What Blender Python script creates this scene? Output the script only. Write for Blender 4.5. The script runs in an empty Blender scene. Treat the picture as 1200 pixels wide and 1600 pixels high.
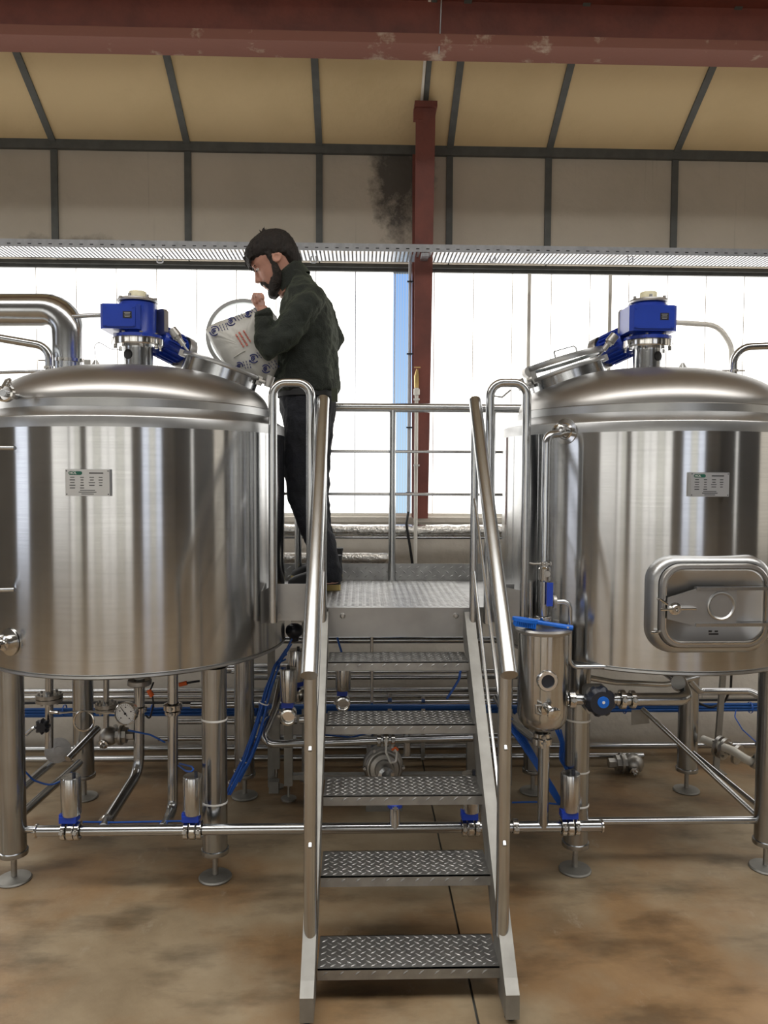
import bpy, math, random
from math import sin, cos, pi, radians, sqrt
from mathutils import Vector, Matrix
random.seed(7)
scene = bpy.context.scene
col = scene.collection

# ------------------------------------------------------------------ camera
CAM_H, FPX = 1.66, 1200.0
cam_data = bpy.data.cameras.new('camera')
cam_data.sensor_fit = 'VERTICAL'
cam_data.sensor_height = 36.0
cam_data.lens = 36.0 * FPX / 1600.0
cam_data.clip_start = 0.05
cam = bpy.data.objects.new('camera', cam_data)
col.objects.link(cam)
CAM_R = (Matrix.Rotation(radians(-1.71), 3, 'Z') @ Matrix.Rotation(radians(90 - 2.86), 3, 'X')
         @ Matrix.Rotation(radians(0.28), 3, 'Z'))
CAM_C = Vector((0, 0, CAM_H))
cam.matrix_world = Matrix.Translation(CAM_C) @ CAM_R.to_4x4()
scene.camera = cam

# ------------------------------------------------------------------ world and exposure
scene.view_settings.view_transform = 'Standard'
scene.view_settings.look = 'None'
scene.view_settings.gamma = 1.0
scene.view_settings.use_curve_mapping = False
scene.view_settings.exposure = 0.2
world = bpy.data.worlds.new('daylight_sky')
scene.world = world
world.use_nodes = True
wn, wl = world.node_tree.nodes, world.node_tree.links
bgn = wn['Background']
geo = wn.new('ShaderNodeTexCoord')
sep = wn.new('ShaderNodeSeparateXYZ')
rmp = wn.new('ShaderNodeValToRGB')
wl.new(geo.outputs['Generated'], sep.inputs[0])
wl.new(sep.outputs['Z'], rmp.inputs[0])
rmp.color_ramp.elements[0].position = 0.0
rmp.color_ramp.elements[0].color = (0.50, 0.76, 1.0, 1)
rmp.color_ramp.elements[1].position = 0.35
rmp.color_ramp.elements[1].color = (0.08, 0.34, 0.95, 1)
wl.new(rmp.outputs[0], bgn.inputs[0])
bgn.inputs[1].default_value = .9

# ------------------------------------------------------------------ helpers
def ray(px, py):
    return CAM_R @ Vector(((px - 600) / FPX, -(py - 800) / FPX, -1))
def P(px, py, Y):                       # point of the photograph's line of sight at distance Y into the hall
    d = ray(px, py)
    return CAM_C + d * (Y / d.y)
def PZ(px, py, Z):                      # ... at height Z
    d = ray(px, py)
    return CAM_C + d * ((Z - CAM_H) / d.z)
V = Vector

class MB:
    def __init__(s):
        s.v, s.f, s.parts = [], [], []
    def add(s, vs, fs):
        o = len(s.v)
        s.parts.append((o, len(s.f)))
        s.v += [tuple(v) for v in vs]
        s.f += [tuple(i + o for i in f) for f in fs]
        return s
    def obox(s, c, ax, ay, az):
        c, ax, ay, az = V(c), V(ax), V(ay), V(az)
        vs = [c + ax * i + ay * j + az * k for k in (-1, 1) for j in (-1, 1) for i in (-1, 1)]
        return s.add(vs, [(0, 2, 3, 1), (4, 5, 7, 6), (0, 1, 5, 4), (2, 6, 7, 3), (0, 4, 6, 2), (1, 3, 7, 5)])
    def box(s, x0, x1, y0, y1, z0, z1):
        return s.obox(((x0 + x1) / 2, (y0 + y1) / 2, (z0 + z1) / 2), ((x1 - x0) / 2, 0, 0), (0, (y1 - y0) / 2, 0), (0, 0, (z1 - z0) / 2))
    def bbox(s, c, ax, ay, az, b):        # bevelled box: edges along az are chamfered by fraction b
        c, ax, ay, az = V(c), V(ax), V(ay), V(az)
        p = [(-1, -1 + b), (-1 + b, -1), (1 - b, -1), (1, -1 + b), (1, 1 - b), (1 - b, 1), (-1 + b, 1), (-1, 1 - b)]
        return s.prism([c + ax * i + ay * j - az for i, j in p], az * 2)
    def prism(s, pts, ext):
        n = len(pts)
        ext = V(ext)
        vs = [V(p) for p in pts] + [V(p) + ext for p in pts]
        fs = [tuple(reversed(range(n))), tuple(range(n, 2 * n))]
        fs += [(i, (i + 1) % n, (i + 1) % n + n, i + n) for i in range(n)]
        return s.add(vs, fs)
    @staticmethod
    def frame(a, xd=None):
        a = V(a).normalized()
        h = V(xd) if xd is not None else (V((0, 0, 1)) if abs(a.z) < .9 else V((1, 0, 0)))
        u = (h - a * h.dot(a)).normalized()
        return u, a.cross(u), a
    def lathe(s, c, axis, prof, n=24, arc=None, xd=None):
        c = V(c)
        u, w, a = s.frame(axis, xd)
        vs, fs = [], []
        full = arc is None
        m = n if full else n + 1
        a0, a1 = (0, 2 * pi) if full else arc
        idx = []
        for r, h in prof:
            if r < 1e-6:
                idx.append([len(vs)] * m)
                vs.append(c + a * h)
            else:
                idx.append(list(range(len(vs), len(vs) + m)))
                for i in range(m):
                    t = a0 + (a1 - a0) * i / n
                    vs.append(c + a * h + (u * cos(t) + w * sin(t)) * r)
        for k in range(len(prof) - 1):
            A, B = idx[k], idx[k + 1]
            for i in range(n):
                j = (i + 1) % m
                f = []
                for q in (A[i], A[j], B[j], B[i]):
                    if q not in f:
                        f.append(q)
                if len(f) > 2:
                    fs.append(tuple(f))
        return s.add(vs, fs)
    def cyl(s, p0, p1, r, r1=None, n=16):
        p0, p1 = V(p0), V(p1)
        L = (p1 - p0).length
        return s.lathe(p0, p1 - p0, [(0, 0), (r, 0), (r if r1 is None else r1, L), (0, L)], n)
    def torus(s, c, axis, R, r, n=32, m=8, arc=None):
        c = V(c)
        u, w, a = s.frame(axis)
        pts = []
        full = arc is None
        a0, a1 = (0, 2 * pi) if full else arc
        k = n if full else n + 1
        for i in range(k):
            t = a0 + (a1 - a0) * i / n
            pts.append(c + (u * cos(t) + w * sin(t)) * R)
        return s.tube(pts, r, m, closed=full)
    def ell(s, c, rx, ry, rz, n=16, m=10, rot=None):
        c = V(c)
        vs, fs = [], []
        for j in range(m + 1):
            p = pi * j / m
            for i in range(n):
                t = 2 * pi * i / n
                q = V((rx * sin(p) * cos(t), ry * sin(p) * sin(t), rz * cos(p)))
                vs.append(c + (rot @ q if rot else q))
        for j in range(m):
            for i in range(n):
                fs.append((j * n + i, (j + 1) * n + i, (j + 1) * n + (i + 1) % n, j * n + (i + 1) % n))
        return s.add(vs, fs)
    def tube(s, pts, r, m=12, bend=0, closed=False, radii=None, caps=True):
        pts = [V(p) for p in pts]
        if bend and len(pts) > 2:
            out = [pts[0]]
            for i in range(1, len(pts) - 1):
                a, b, c = pts[i - 1], pts[i], pts[i + 1]
                d1, d2 = (a - b).normalized(), (c - b).normalized()
                ang = d1.angle(d2)
                if ang > pi - .03:
                    out.append(b)
                    continue
                t = min(bend / math.tan(ang / 2), .49 * (a - b).length, .49 * (c - b).length)
                rr = t * math.tan(ang / 2)
                ctr = b + (d1 + d2).normalized() * (rr / sin(ang / 2))
                s0, s1 = b + d1 * t - ctr, b + d2 * t - ctr
                tot = pi - ang
                k = max(3, int(tot / .22))
                for q in range(k + 1):
                    w = q / k
                    out.append(ctr + (s0 * sin((1 - w) * tot) + s1 * sin(w * tot)) / sin(tot))
            out.append(pts[-1])
            pts = out
        n = len(pts)
        if n < 2:
            return s
        tg = []
        for i in range(n):
            a = pts[(i - 1) % n] if (closed or i > 0) else pts[i]
            b = pts[(i + 1) % n] if (closed or i < n - 1) else pts[i]
            d = b - a
            tg.append(d.normalized() if d.length > 1e-9 else V((0, 0, 1)))
        u = s.frame(tg[0])[0]
        vs, fs = [], []
        for i in range(n):
            t = tg[i]
            u = (u - t * u.dot(t)).normalized()
            w = t.cross(u)
            rr = radii[i] if radii else r
            for k in range(m):
                q = 2 * pi * k / m
                vs.append(pts[i] + (u * cos(q) + w * sin(q)) * rr)
        for i in range(n if closed else n - 1):
            j = (i + 1) % n
            for k in range(m):
                fs.append((i * m + k, i * m + (k + 1) % m, j * m + (k + 1) % m, j * m + k))
        if not closed and caps:
            fs.append(tuple(reversed(range(m))))
            fs.append(tuple(range((n - 1) * m, n * m)))
        return s.add(vs, fs)
    def sheet(s, rows):                    # grid of points
        nr, nc = len(rows), len(rows[0])
        vs = [p for r in rows for p in r]
        fs = [(i * nc + j, i * nc + j + 1, (i + 1) * nc + j + 1, (i + 1) * nc + j) for i in range(nr - 1) for j in range(nc - 1)]
        return s.add(vs, fs)
    def loft(s, rings, caps=True):         # closed rings with equal counts
        m = len(rings[0])
        vs = [p for r in rings for p in r]
        fs = []
        for i in range(len(rings) - 1):
            for k in range(m):
                fs.append((i * m + k, i * m + (k + 1) % m, (i + 1) * m + (k + 1) % m, (i + 1) * m + k))
        if caps:
            fs.append(tuple(reversed(range(m))))
            fs.append(tuple(range((len(rings) - 1) * m, len(rings) * m)))
        return s.add(vs, fs)
    def obj(s, name, mat, parent=None, smooth=35, sub=0):
        me = bpy.data.meshes.new(name)
        me.from_pydata(s.v, [], s.f)
        me.validate()
        me.update()
        fix_normals(me)
        if smooth:
            me.shade_smooth()
            if smooth < 180:
                me.set_sharp_from_angle(angle=radians(smooth))
        return link(name, me, mat, parent, sub)

    def objs(s, name, mat, parent=None, smooth=35):   # one object for each piece added
        out = []
        ends = s.parts[1:] + [(len(s.v), len(s.f))]
        for (v0, f0), (v1, f1) in zip(s.parts, ends):
            m = MB()
            m.v = s.v[v0:v1]
            m.f = [tuple(i - v0 for i in f) for f in s.f[f0:f1]]
            out.append(m.obj(name, mat, parent, smooth))
        return out

import bmesh
def fix_normals(me):
    bm = bmesh.new()
    bm.from_mesh(me)
    bmesh.ops.recalc_face_normals(bm, faces=bm.faces)
    bm.to_mesh(me)
    bm.free()

def link(name, me, mat, parent=None, sub=0):
    if mat is not None and not me.materials:
        me.materials.append(mat)
    o = bpy.data.objects.new(name, me)
    col.objects.link(o)
    if parent is not None:
        attach(o, parent)
    if sub:
        md = o.modifiers.new('smooth', 'SUBSURF')
        md.levels = md.render_levels = sub
    return o

def attach(o, parent):
    o.parent = parent
    if parent.type == 'EMPTY':
        o.matrix_parent_inverse = Matrix.Translation(-V(parent.location))

def tag(o, label, cat, group=None, kind=None):
    o['label'] = label
    o['category'] = cat
    if group:
        o['group'] = group
    if kind:
        o['kind'] = kind
    return o

def thing(name, label, cat, loc, group=None):
    o = bpy.data.objects.new(name, None)
    o.empty_display_size = .05
    col.objects.link(o)
    o.location = V(loc)
    return tag(o, label, cat, group)

def struct(o):
    o['kind'] = 'structure'
    return o

def dup(root, loc, label, rotz=0):
    r = root.copy()
    col.objects.link(r)
    r.location = V(loc)
    r.rotation_euler = (0, 0, rotz)
    r['label'] = label
    for ch in list(root.children):
        c = ch.copy()
        col.objects.link(c)
        c.parent = r
        c.matrix_parent_inverse = ch.matrix_parent_inverse.copy()
        for g in list(ch.children):
            d = g.copy()
            col.objects.link(d)
            d.parent = c
            d.matrix_parent_inverse = g.matrix_parent_inverse.copy()
    return r

# ------------------------------------------------------------------ materials
def new_mat(name):
    m = bpy.data.materials.new(name)
    m.use_nodes = True
    nt = m.node_tree
    return m, nt.nodes, nt.links, nt.nodes['Principled BSDF']

def pmat(name, colr, rough=.5, metal=0.0, noise=0.0, nscale=8.0, bump=0.0, bscale=60.0, stretch=(1, 1, 1), spec=None, rvar=0.0):
    m, n, l, b = new_mat(name)
    b.inputs['Base Color'].default_value = (*colr, 1)
    b.inputs['Roughness'].default_value = rough
    b.inputs['Metallic'].default_value = metal
    if spec is not None:
        b.inputs['Specular IOR Level'].default_value = spec
    if noise or bump or rvar:
        tc = n.new('ShaderNodeTexCoord')
        mp = n.new('ShaderNodeMapping')
        mp.inputs['Scale'].default_value = stretch
        l.new(tc.outputs['Object'], mp.inputs[0])
    if noise or rvar:
        t = n.new('ShaderNodeTexNoise')
        t.inputs['Scale'].default_value = nscale
        t.inputs['Detail'].default_value = 5
        l.new(mp.outputs[0], t.inputs['Vector'])
    if noise:
        r = n.new('ShaderNodeValToRGB')
        r.color_ramp.elements[0].position = .3
        r.color_ramp.elements[1].position = .7
        r.color_ramp.elements[0].color = (*[c * (1 - noise) for c in colr], 1)
        r.color_ramp.elements[1].color = (*[min(1, c * (1 + noise)) for c in colr], 1)
        l.new(t.outputs['Fac'], r.inputs[0])
        l.new(r.outputs[0], b.inputs['Base Color'])
    if rvar:
        mr = n.new('ShaderNodeMapRange')
        mr.inputs['To Min'].default_value = rough - rvar
        mr.inputs['To Max'].default_value = rough + rvar
        l.new(t.outputs['Fac'], mr.inputs['Value'])
        l.new(mr.outputs[0], b.inputs['Roughness'])
    if bump:
        t2 = n.new('ShaderNodeTexNoise')
        t2.inputs['Scale'].default_value = bscale
        t2.inputs['Detail'].default_value = 4
        l.new(mp.outputs[0], t2.inputs['Vector'])
        bp = n.new('ShaderNodeBump')
        bp.inputs['Strength'].default_value = bump
        bp.inputs['Distance'].default_value = .01
        l.new(t2.outputs['Fac'], bp.inputs['Height'])
        l.new(bp.outputs[0], b.inputs['Normal'])
    return m

def tank_mat(name, rough, aniso):
    m, n, l, b = new_mat(name)
    b.inputs['Metallic'].default_value = 1
    b.inputs['Roughness'].default_value = rough
    b.inputs['Anisotropic'].default_value = aniso
    b.inputs['Anisotropic Rotation'].default_value = 0.25
    tg = n.new('ShaderNodeTangent')
    tg.direction_type = 'RADIAL'
    tg.axis = 'Z'
    l.new(tg.outputs[0], b.inputs['Tangent'])
    tc = n.new('ShaderNodeTexCoord')
    mp = n.new('ShaderNodeMapping')
    mp.inputs['Scale'].default_value = (3, 3, 260)
    l.new(tc.outputs['Object'], mp.inputs[0])
    t = n.new('ShaderNodeTexNoise')
    t.inputs['Scale'].default_value = 1.0
    t.inputs['Detail'].default_value = 6
    l.new(mp.outputs[0], t.inputs['Vector'])
    t2 = n.new('ShaderNodeTexNoise')
    t2.inputs['Scale'].default_value = 5.0
    t2.inputs['Detail'].default_value = 8
    l.new(tc.outputs['Object'], t2.inputs['Vector'])
    mx = n.new('ShaderNodeMath')
    mx.operation = 'MULTIPLY_ADD'
    mx.inputs[1].default_value = .5
    l.new(t.outputs['Fac'], mx.inputs[0])
    l.new(t2.outputs['Fac'], mx.inputs[2])
    r = n.new('ShaderNodeValToRGB')
    r.color_ramp.elements[0].position = .35
    r.color_ramp.elements[1].position = 1.0
    r.color_ramp.elements[0].color = (.445, .45, .455, 1)
    r.color_ramp.elements[1].color = (.60, .605, .605, 1)
    l.new(mx.outputs[0], r.inputs[0])
    l.new(r.outputs[0], b.inputs['Base Color'])
    return m

M = {}
M['tank'] = tank_mat('brushed_tank_steel', .17, .93)
M['dome'] = pmat('satin_dome_steel', (.40, .39, .375), .36, 1, noise=.06, nscale=5)
M['ring'] = pmat('band_steel', (.45, .455, .455), .36, 1, noise=.08, nscale=12)
M['steel'] = pmat('polished_pipe_steel', (.49, .505, .52), .2, 1, noise=.06, nscale=9)
M['leg'] = pmat('leg_steel', (.40, .415, .43), .22, 1, noise=.08, nscale=7)
M['rail'] = pmat('rail_steel', (.50, .51, .515), .24, 1, noise=.05, nscale=15)
M['dull'] = pmat('blasted_steel', (.33, .325, .305), .58, 1, noise=.12, nscale=14)
M['plate'] = pmat('checker_plate_steel', (.36, .36, .355), .48, 1, noise=.16, nscale=18)
M['panelplate'] = pmat('sheet_steel', (.36, .36, .36), .45, 1, noise=.12, nscale=6)
M['cast'] = pmat('cast_steel', (.42, .41, .39), .42, 1, noise=.15, nscale=30)
M['chrome'] = pmat('bright_fitting_steel', (.66, .65, .63), .14, 1)
M['galv'] = pmat('galvanised_steel', (.42, .43, .45), .42, 1, noise=.12, nscale=30)
M['blue'] = pmat('motor_blue_paint', (.012, .045, .36), .32, 0, noise=.1, nscale=8)
M['bluepl'] = pmat('blue_plastic', (.01, .05, .42), .4)
M['brush'] = pmat('brush_blue_plastic', (.0, .13, .62), .45)
M['cable'] = pmat('blue_cable', (.01, .09, .42), .45)
M['bluebox'] = pmat('blue_hose_bundle', (.012, .09, .34), .45)
M['black'] = pmat('black_rubber', (.012, .012, .014), .5)
M['blackpl'] = pmat('black_plastic', (.014, .018, .03), .35)
M['white'] = pmat('white_plastic', (.75, .75, .73), .45)
M['cream'] = pmat('cream_cap_plastic', (.72, .68, .48), .5)
M['dial'] = pmat('dial_white', (.78, .8, .82), .4)
M['orange'] = pmat('orange_plastic', (.75, .13, .02), .45)
M['brass'] = pmat('brass', (.72, .52, .22), .3, 1)
M['pvc'] = pmat('grey_conduit', (.45, .46, .5), .5)
M['pvcw'] = pmat('white_pipe', (.72, .70, .64), .5)
M['foil'] = pmat('foil_lagging', (.66, .64, .60), .22, 1, noise=.1, nscale=25, bump=.8, bscale=55)
M['green'] = pmat('green_plate', (.005, .09, .06), .5)
M['name'] = pmat('nameplate_metal', (.52, .52, .52), .42, 1)
M['ink'] = pmat('black_ink', (.02, .02, .022), .6)
M['motorlbl'] = pmat('label_black', (.015, .015, .018), .4)
M['glass'] = None
M['oxide'] = None
# ------------------------------------------------------------------ more materials for the shell
def stain_mat(name, base, dark, rough=.75, streak=0.0, scale=1.6, bump=.25, bscale=26, lo=.45, hi=.75, metal=0):
    m, n, l, b = new_mat(name)
    b.inputs['Roughness'].default_value = rough
    b.inputs['Metallic'].default_value = metal
    tc = n.new('ShaderNodeTexCoord')
    t = n.new('ShaderNodeTexNoise')
    t.inputs['Scale'].default_value = scale
    t.inputs['Detail'].default_value = 8
    t.inputs['Roughness'].default_value = .62
    l.new(tc.outputs['Object'], t.inputs['Vector'])
    r = n.new('ShaderNodeValToRGB')
    r.color_ramp.elements[0].position = lo
    r.color_ramp.elements[1].position = hi
    r.color_ramp.elements[0].color = (*base, 1)
    r.color_ramp.elements[1].color = (*dark, 1)
    l.new(t.outputs['Fac'], r.inputs[0])
    outc = r.outputs[0]
    if streak:
        mp = n.new('ShaderNodeMapping')
        mp.inputs['Scale'].default_value = (26, 26, .9)
        l.new(tc.outputs['Object'], mp.inputs[0])
        t2 = n.new('ShaderNodeTexNoise')
        t2.inputs['Scale'].default_value = 1
        t2.inputs['Detail'].default_value = 3
        l.new(mp.outputs[0], t2.inputs['Vector'])
        r2 = n.new('ShaderNodeValToRGB')
        r2.color_ramp.elements[0].position = .66
        r2.color_ramp.elements[1].position = .74
        r2.color_ramp.elements[0].color = (1, 1, 1, 1)
        r2.color_ramp.elements[1].color = (1 - streak, 1 - streak, 1 - streak, 1)
        l.new(t2.outputs['Fac'], r2.inputs[0])
        mx = n.new('ShaderNodeMixRGB')
        mx.blend_type = 'MULTIPLY'
        mx.inputs[0].default_value = 1
        l.new(outc, mx.inputs[1])
        l.new(r2.outputs[0], mx.inputs[2])
        outc = mx.outputs[0]
    l.new(outc, b.inputs['Base Color'])
    if bump:
        t3 = n.new('ShaderNodeTexNoise')
        t3.inputs['Scale'].default_value = bscale
        t3.inputs['Detail'].default_value = 4
        l.new(tc.outputs['Object'], t3.inputs['Vector'])
        bp = n.new('ShaderNodeBump')
        bp.inputs['Strength'].default_value = bump
        bp.inputs['Distance'].default_value = .012
        l.new(t3.outputs['Fac'], bp.inputs['Height'])
        l.new(bp.outputs[0], b.inputs['Normal'])
    return m

M['roofpanel'] = stain_mat('tan_roof_insulation', (.62, .485, .28), (.52, .40, .22), .8, 0, 1.1, .35, 18)
M['wallpanel'] = stain_mat('grey_wall_insulation', (.50, .45, .37), (.42, .38, .31), .8, .14, 1.3, .4, 16)
def soot_mat(name, cx, cz, rx, rz, amount, scale=7.0):
    # wall insulation with one patch of mould or soot, at a fixed place on the wall
    m = stain_mat(name, (.50, .45, .37), (.42, .38, .31), .8, .14, 1.3, .4, 16)
    n, l = m.node_tree.nodes, m.node_tree.links
    b = n['Principled BSDF']
    src = b.inputs['Base Color'].links[0].from_socket
    tc = n.new('ShaderNodeTexCoord')
    mp = n.new('ShaderNodeMapping')
    mp.vector_type = 'POINT'
    mp.inputs['Location'].default_value = (-cx / rx, 0, -cz / rz)
    mp.inputs['Scale'].default_value = (1 / rx, 0, 1 / rz)
    l.new(tc.outputs['Object'], mp.inputs[0])
    ln = n.new('ShaderNodeVectorMath')
    ln.operation = 'LENGTH'
    l.new(mp.outputs[0], ln.inputs[0])
    ns = n.new('ShaderNodeTexNoise')
    ns.inputs['Scale'].default_value = scale
    ns.inputs['Detail'].default_value = 9
    ns.inputs['Roughness'].default_value = .7
    l.new(tc.outputs['Object'], ns.inputs['Vector'])
    ad = n.new('ShaderNodeMath')
    ad.operation = 'MULTIPLY_ADD'
    ad.inputs[1].default_value = -2.2
    l.new(ns.outputs['Fac'], ad.inputs[0])
    l.new(ln.outputs['Value'], ad.inputs[2])
    mr = n.new('ShaderNodeMapRange')
    mr.inputs['From Min'].default_value = -.55
    mr.inputs['From Max'].default_value = .15
    mr.inputs['To Min'].default_value = amount
    mr.inputs['To Max'].default_value = 0
    l.new(ad.outputs[0], mr.inputs['Value'])
    mx = n.new('ShaderNodeMixRGB')
    mx.inputs[2].default_value = (.05, .046, .042, 1)
    l.new(mr.outputs[0], mx.inputs[0])
    l.new(src, mx.inputs[1])
    l.new(mx.outputs[0], b.inputs['Base Color'])
    return m
M['mould'] = soot_mat('mouldy_wall_insulation', .22, 3.40, .16, .34, .9, 9)
M['soot'] = soot_mat('sooty_wall_insulation', -1.62, 2.95, .22, .09, .7, 5)
M['soot2'] = soot_mat('sooty_wall_insulation_edge', -1.90, 2.95, .14, .07, .6, 5)
M['batten'] = pmat('dark_batten', (.085, .09, .085), .6, 0, noise=.15, nscale=20)
M['oxide'] = stain_mat('red_oxide_steel', (.21, .062, .045), (.13, .042, .034), .55, 0, 3.5, .15, 40, .42, .68)
M['oxideflange'] = stain_mat('scuffed_red_oxide', (.22, .085, .06), (.46, .36, .28), .6, 0, 6, .1, 40, .60, .70)
M['masonry'] = stain_mat('painted_masonry', (.66, .62, .55), (.52, .48, .42), .85, 0, 3, .3, 30)
M['hall'] = stain_mat('hall_wall', (.11, .10, .085), (.08, .07, .06), .85, 0, 1, 0)
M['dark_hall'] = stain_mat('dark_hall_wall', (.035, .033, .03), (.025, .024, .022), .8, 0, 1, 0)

def floor_mat():
    m, n, l, b = new_mat('stained_concrete')
    tc = n.new('ShaderNodeTexCoord')
    def noise(scale, det=8, rough=.6, off=(0, 0, 0), sc=(1, 1, 1)):
        mp = n.new('ShaderNodeMapping')
        mp.inputs['Location'].default_value = off
        mp.inputs['Scale'].default_value = sc
        l.new(tc.outputs['Object'], mp.inputs[0])
        t = n.new('ShaderNodeTexNoise')
        t.inputs['Scale'].default_value = scale
        t.inputs['Detail'].default_value = det
        t.inputs['Roughness'].default_value = rough
        l.new(mp.outputs[0], t.inputs['Vector'])
        return t.outputs['Fac']
    def ramp(f, stops):
        r = n.new('ShaderNodeValToRGB')
        e = r.color_ramp.elements
        e[0].position, e[0].color = stops[0][0], (*stops[0][1], 1)
        e[1].position, e[1].color = stops[-1][0], (*stops[-1][1], 1)
        for p, c in stops[1:-1]:
            q = e.new(p)
            q.color = (*c, 1)
        l.new(f, r.inputs[0])
        return r.outputs[0]
    def mix(f, a, c, mode='MIX'):
        x = n.new('ShaderNodeMixRGB')
        x.blend_type = mode
        if isinstance(f, float):
            x.inputs[0].default_value = f
        else:
            l.new(f, x.inputs[0])
        l.new(a, x.inputs[1])
        l.new(c, x.inputs[2])
        return x.outputs[0]
    base = ramp(noise(2.2), [(.3, (.165, .120, .070)), (.5, (.27, .207, .130)), (.7, (.36, .29, .195))])
    rust = ramp(noise(1.3, off=(3.1, 1.7, 0)), [(.45, (0, 0, 0)), (.60, (1, 1, 1))])
    rustc = ramp(noise(5, off=(9, 2, 0)), [(.3, (.17, .085, .03)), (.7, (.30, .175, .075))])
    c = mix(mixf(n, l, rust, .75), base, rustc)
    grime = ramp(noise(3.2, off=(-4, 6, 0), sc=(.7, 1.6, 1)), [(.50, (1, 1, 1)), (.66, (.4, .38, .36))])
    c = mix(.8, c, grime, 'MULTIPLY')
    scuff = ramp(noise(7, 10, .75, off=(1, 8, 0), sc=(1, .5, 1)), [(.60, (0, 0, 0)), (.72, (1, 1, 1))])
    sc = ramp(noise(3), [(0, (.40, .35, .28)), (1, (.42, .37, .29))])
    c = mix(mixf(n, l, scuff, .5), c, sc)
    l.new(c, b.inputs['Base Color'])
    rr = ramp(noise(1.7, off=(5, 5, 0)), [(.35, (.30, .30, .30)), (.65, (.55, .55, .55))])
    l.new(rr, b.inputs['Roughness'])
    bp = n.new('ShaderNodeBump')
    bp.inputs['Strength'].default_value = .12
    bp.inputs['Distance'].default_value = .01
    l.new(noise(35), bp.inputs['Height'])
    l.new(bp.outputs[0], b.inputs['Normal'])
    return m

def mixf(n, l, c, k):
    x = n.new('ShaderNodeMath')
    x.operation = 'MULTIPLY'
    x.inputs[1].default_value = k
    l.new(c, x.inputs[0])
    return x.outputs[0]
M['floor'] = floor_mat()

def pane_mat(name, strength, clear, tint=(1.0, .97, .92)):
    # backlit translucent ribbed polycarbonate: glows with daylight and lets a little sky show through
    m, n, l, b = new_mat(name)
    out = n['Material Output']
    em = n.new('ShaderNodeEmission')
    em.inputs[0].default_value = (*tint, 1)
    em.inputs[1].default_value = strength
    tr = n.new('ShaderNodeBsdfTransparent')
    tc = n.new('ShaderNodeTexCoord')
    wv = n.new('ShaderNodeTexWave')
    wv.bands_direction = 'X'
    wv.inputs['Scale'].default_value = 20
    l.new(tc.outputs['Object'], wv.inputs['Vector'])
    mr = n.new('ShaderNodeMapRange')
    mr.inputs['To Min'].default_value = max(0, clear - .12)
    mr.inputs['To Max'].default_value = min(1, clear + .12)
    l.new(wv.outputs['Fac'], mr.inputs['Value'])
    mx = n.new('ShaderNodeMixShader')
    l.new(mr.outputs[0], mx.inputs[0])
    l.new(em.outputs[0], mx.inputs[1])
    l.new(tr.outputs[0], mx.inputs[2])
    l.new(mx.outputs[0], out.inputs['Surface'])
    return m
WIN_E = 2.6
M['pane'] = pane_mat('polycarbonate_pane', WIN_E, .2)
M['paneclear'] = pane_mat('clear_polycarbonate_pane', WIN_E * .2, .85)
M['skylight'] = pane_mat('skylight_sheet', 5.0, .1, (1.0, .97, .93))
M['rearpane'] = pane_mat('rear_window_sheet', 1.7, .1, (1.0, .965, .90))
M['reardim'] = pane_mat('dim_rear_window_sheet', 1.2, .1, (1.0, .97, .86))  # dimmer glow on some panes, added to vary the bands the steel reflects
M['sidepane'] = pane_mat('side_window_sheet', .8, .1, (1.0, .9, .75))
M['rearcool'] = pane_mat('rear_cool_window_sheet', 1.7, .1, (.86, .9, 1.0))

# ------------------------------------------------------------------ hall shell
X0, X1, YB, YF = -7.0, 7.5, 4.6, -6.5
SILL, WTOP, EAVE, SLOPE = 1.40, 2.885, 3.556, .56
RIDGE_Y = -1.0
def roof_z(y):
    return EAVE + SLOPE * (YB - y) if y >= RIDGE_Y else EAVE + SLOPE * (YB - RIDGE_Y) - SLOPE * (RIDGE_Y - y)

fl = struct(MB().box(X0, X1, YF, YB + .3, -.12, -.012).obj('floor', M['batten'], smooth=0))
jx = lambda y: .36 + (y - 2.2) * .004          # the saw cut runs away from the camera under the stairs
cuts_x = [-6.9, jx(2.2), 7.4]
cuts_y = [-6.4, -2.0, 1.0, 4.9]
for i in range(2):
    for j in range(3):
        a, b_ = cuts_x[i], cuts_x[i + 1]
        c, d = cuts_y[j], cuts_y[j + 1]
        MB().box(a + .004, b_ - .004, c + .004, d - .004, -.012, 0).obj('floor_slab', M['floor'], fl, smooth=0)

# lower masonry wall, its sill ledge
wb = struct(MB().box(X0, X1, YB, YB + .25, 0, SILL - .03).obj('wall_back', M['masonry'], smooth=0))
MB().box(X0, X1, YB - .015, YB + .25, SILL - .03, SILL).obj('sill', M['masonry'], wb, smooth=0)
# strip between window and upper insulation
MB().box(X0, X1, YB + .03, YB + .10, WTOP, WTOP + .12).obj('window_head_rail', M['batten'], wb, smooth=0)
# insulated panels above the window and on the roof, with dark joint battens
bx = [-1.782, -1.015, -.251, .513, 1.097, 1.852]
xs = [-6.6, -5.8, -5.02, -4.2, -3.4, -2.59] + bx + [2.66, 3.46, 4.26, 5.06, 5.86, 6.66]
edges = [X0] + xs + [X1]
for i in range(len(edges) - 1):
    a, b_ = edges[i] + .004, edges[i + 1] - .004
    mat = {-.251: M['mould'], -1.782: M['soot'], -2.59: M['soot2']}.get(edges[i], M['wallpanel'])
    MB().box(a, b_, YB, YB + .08, WTOP + .02, EAVE - .012).obj('wall_panel', mat, wb, smooth=0)
for x in xs:
    MB().box(x - .019, x + .019, YB - .014, YB - .001, WTOP + .02, EAVE - .02).obj('batten', M['batten'], wb, smooth=0)
MB().box(X0, X1, YB - .03, YB - .001, EAVE - .035, EAVE + .02).obj('eave_angle', M['batten'], wb, smooth=0)

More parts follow.
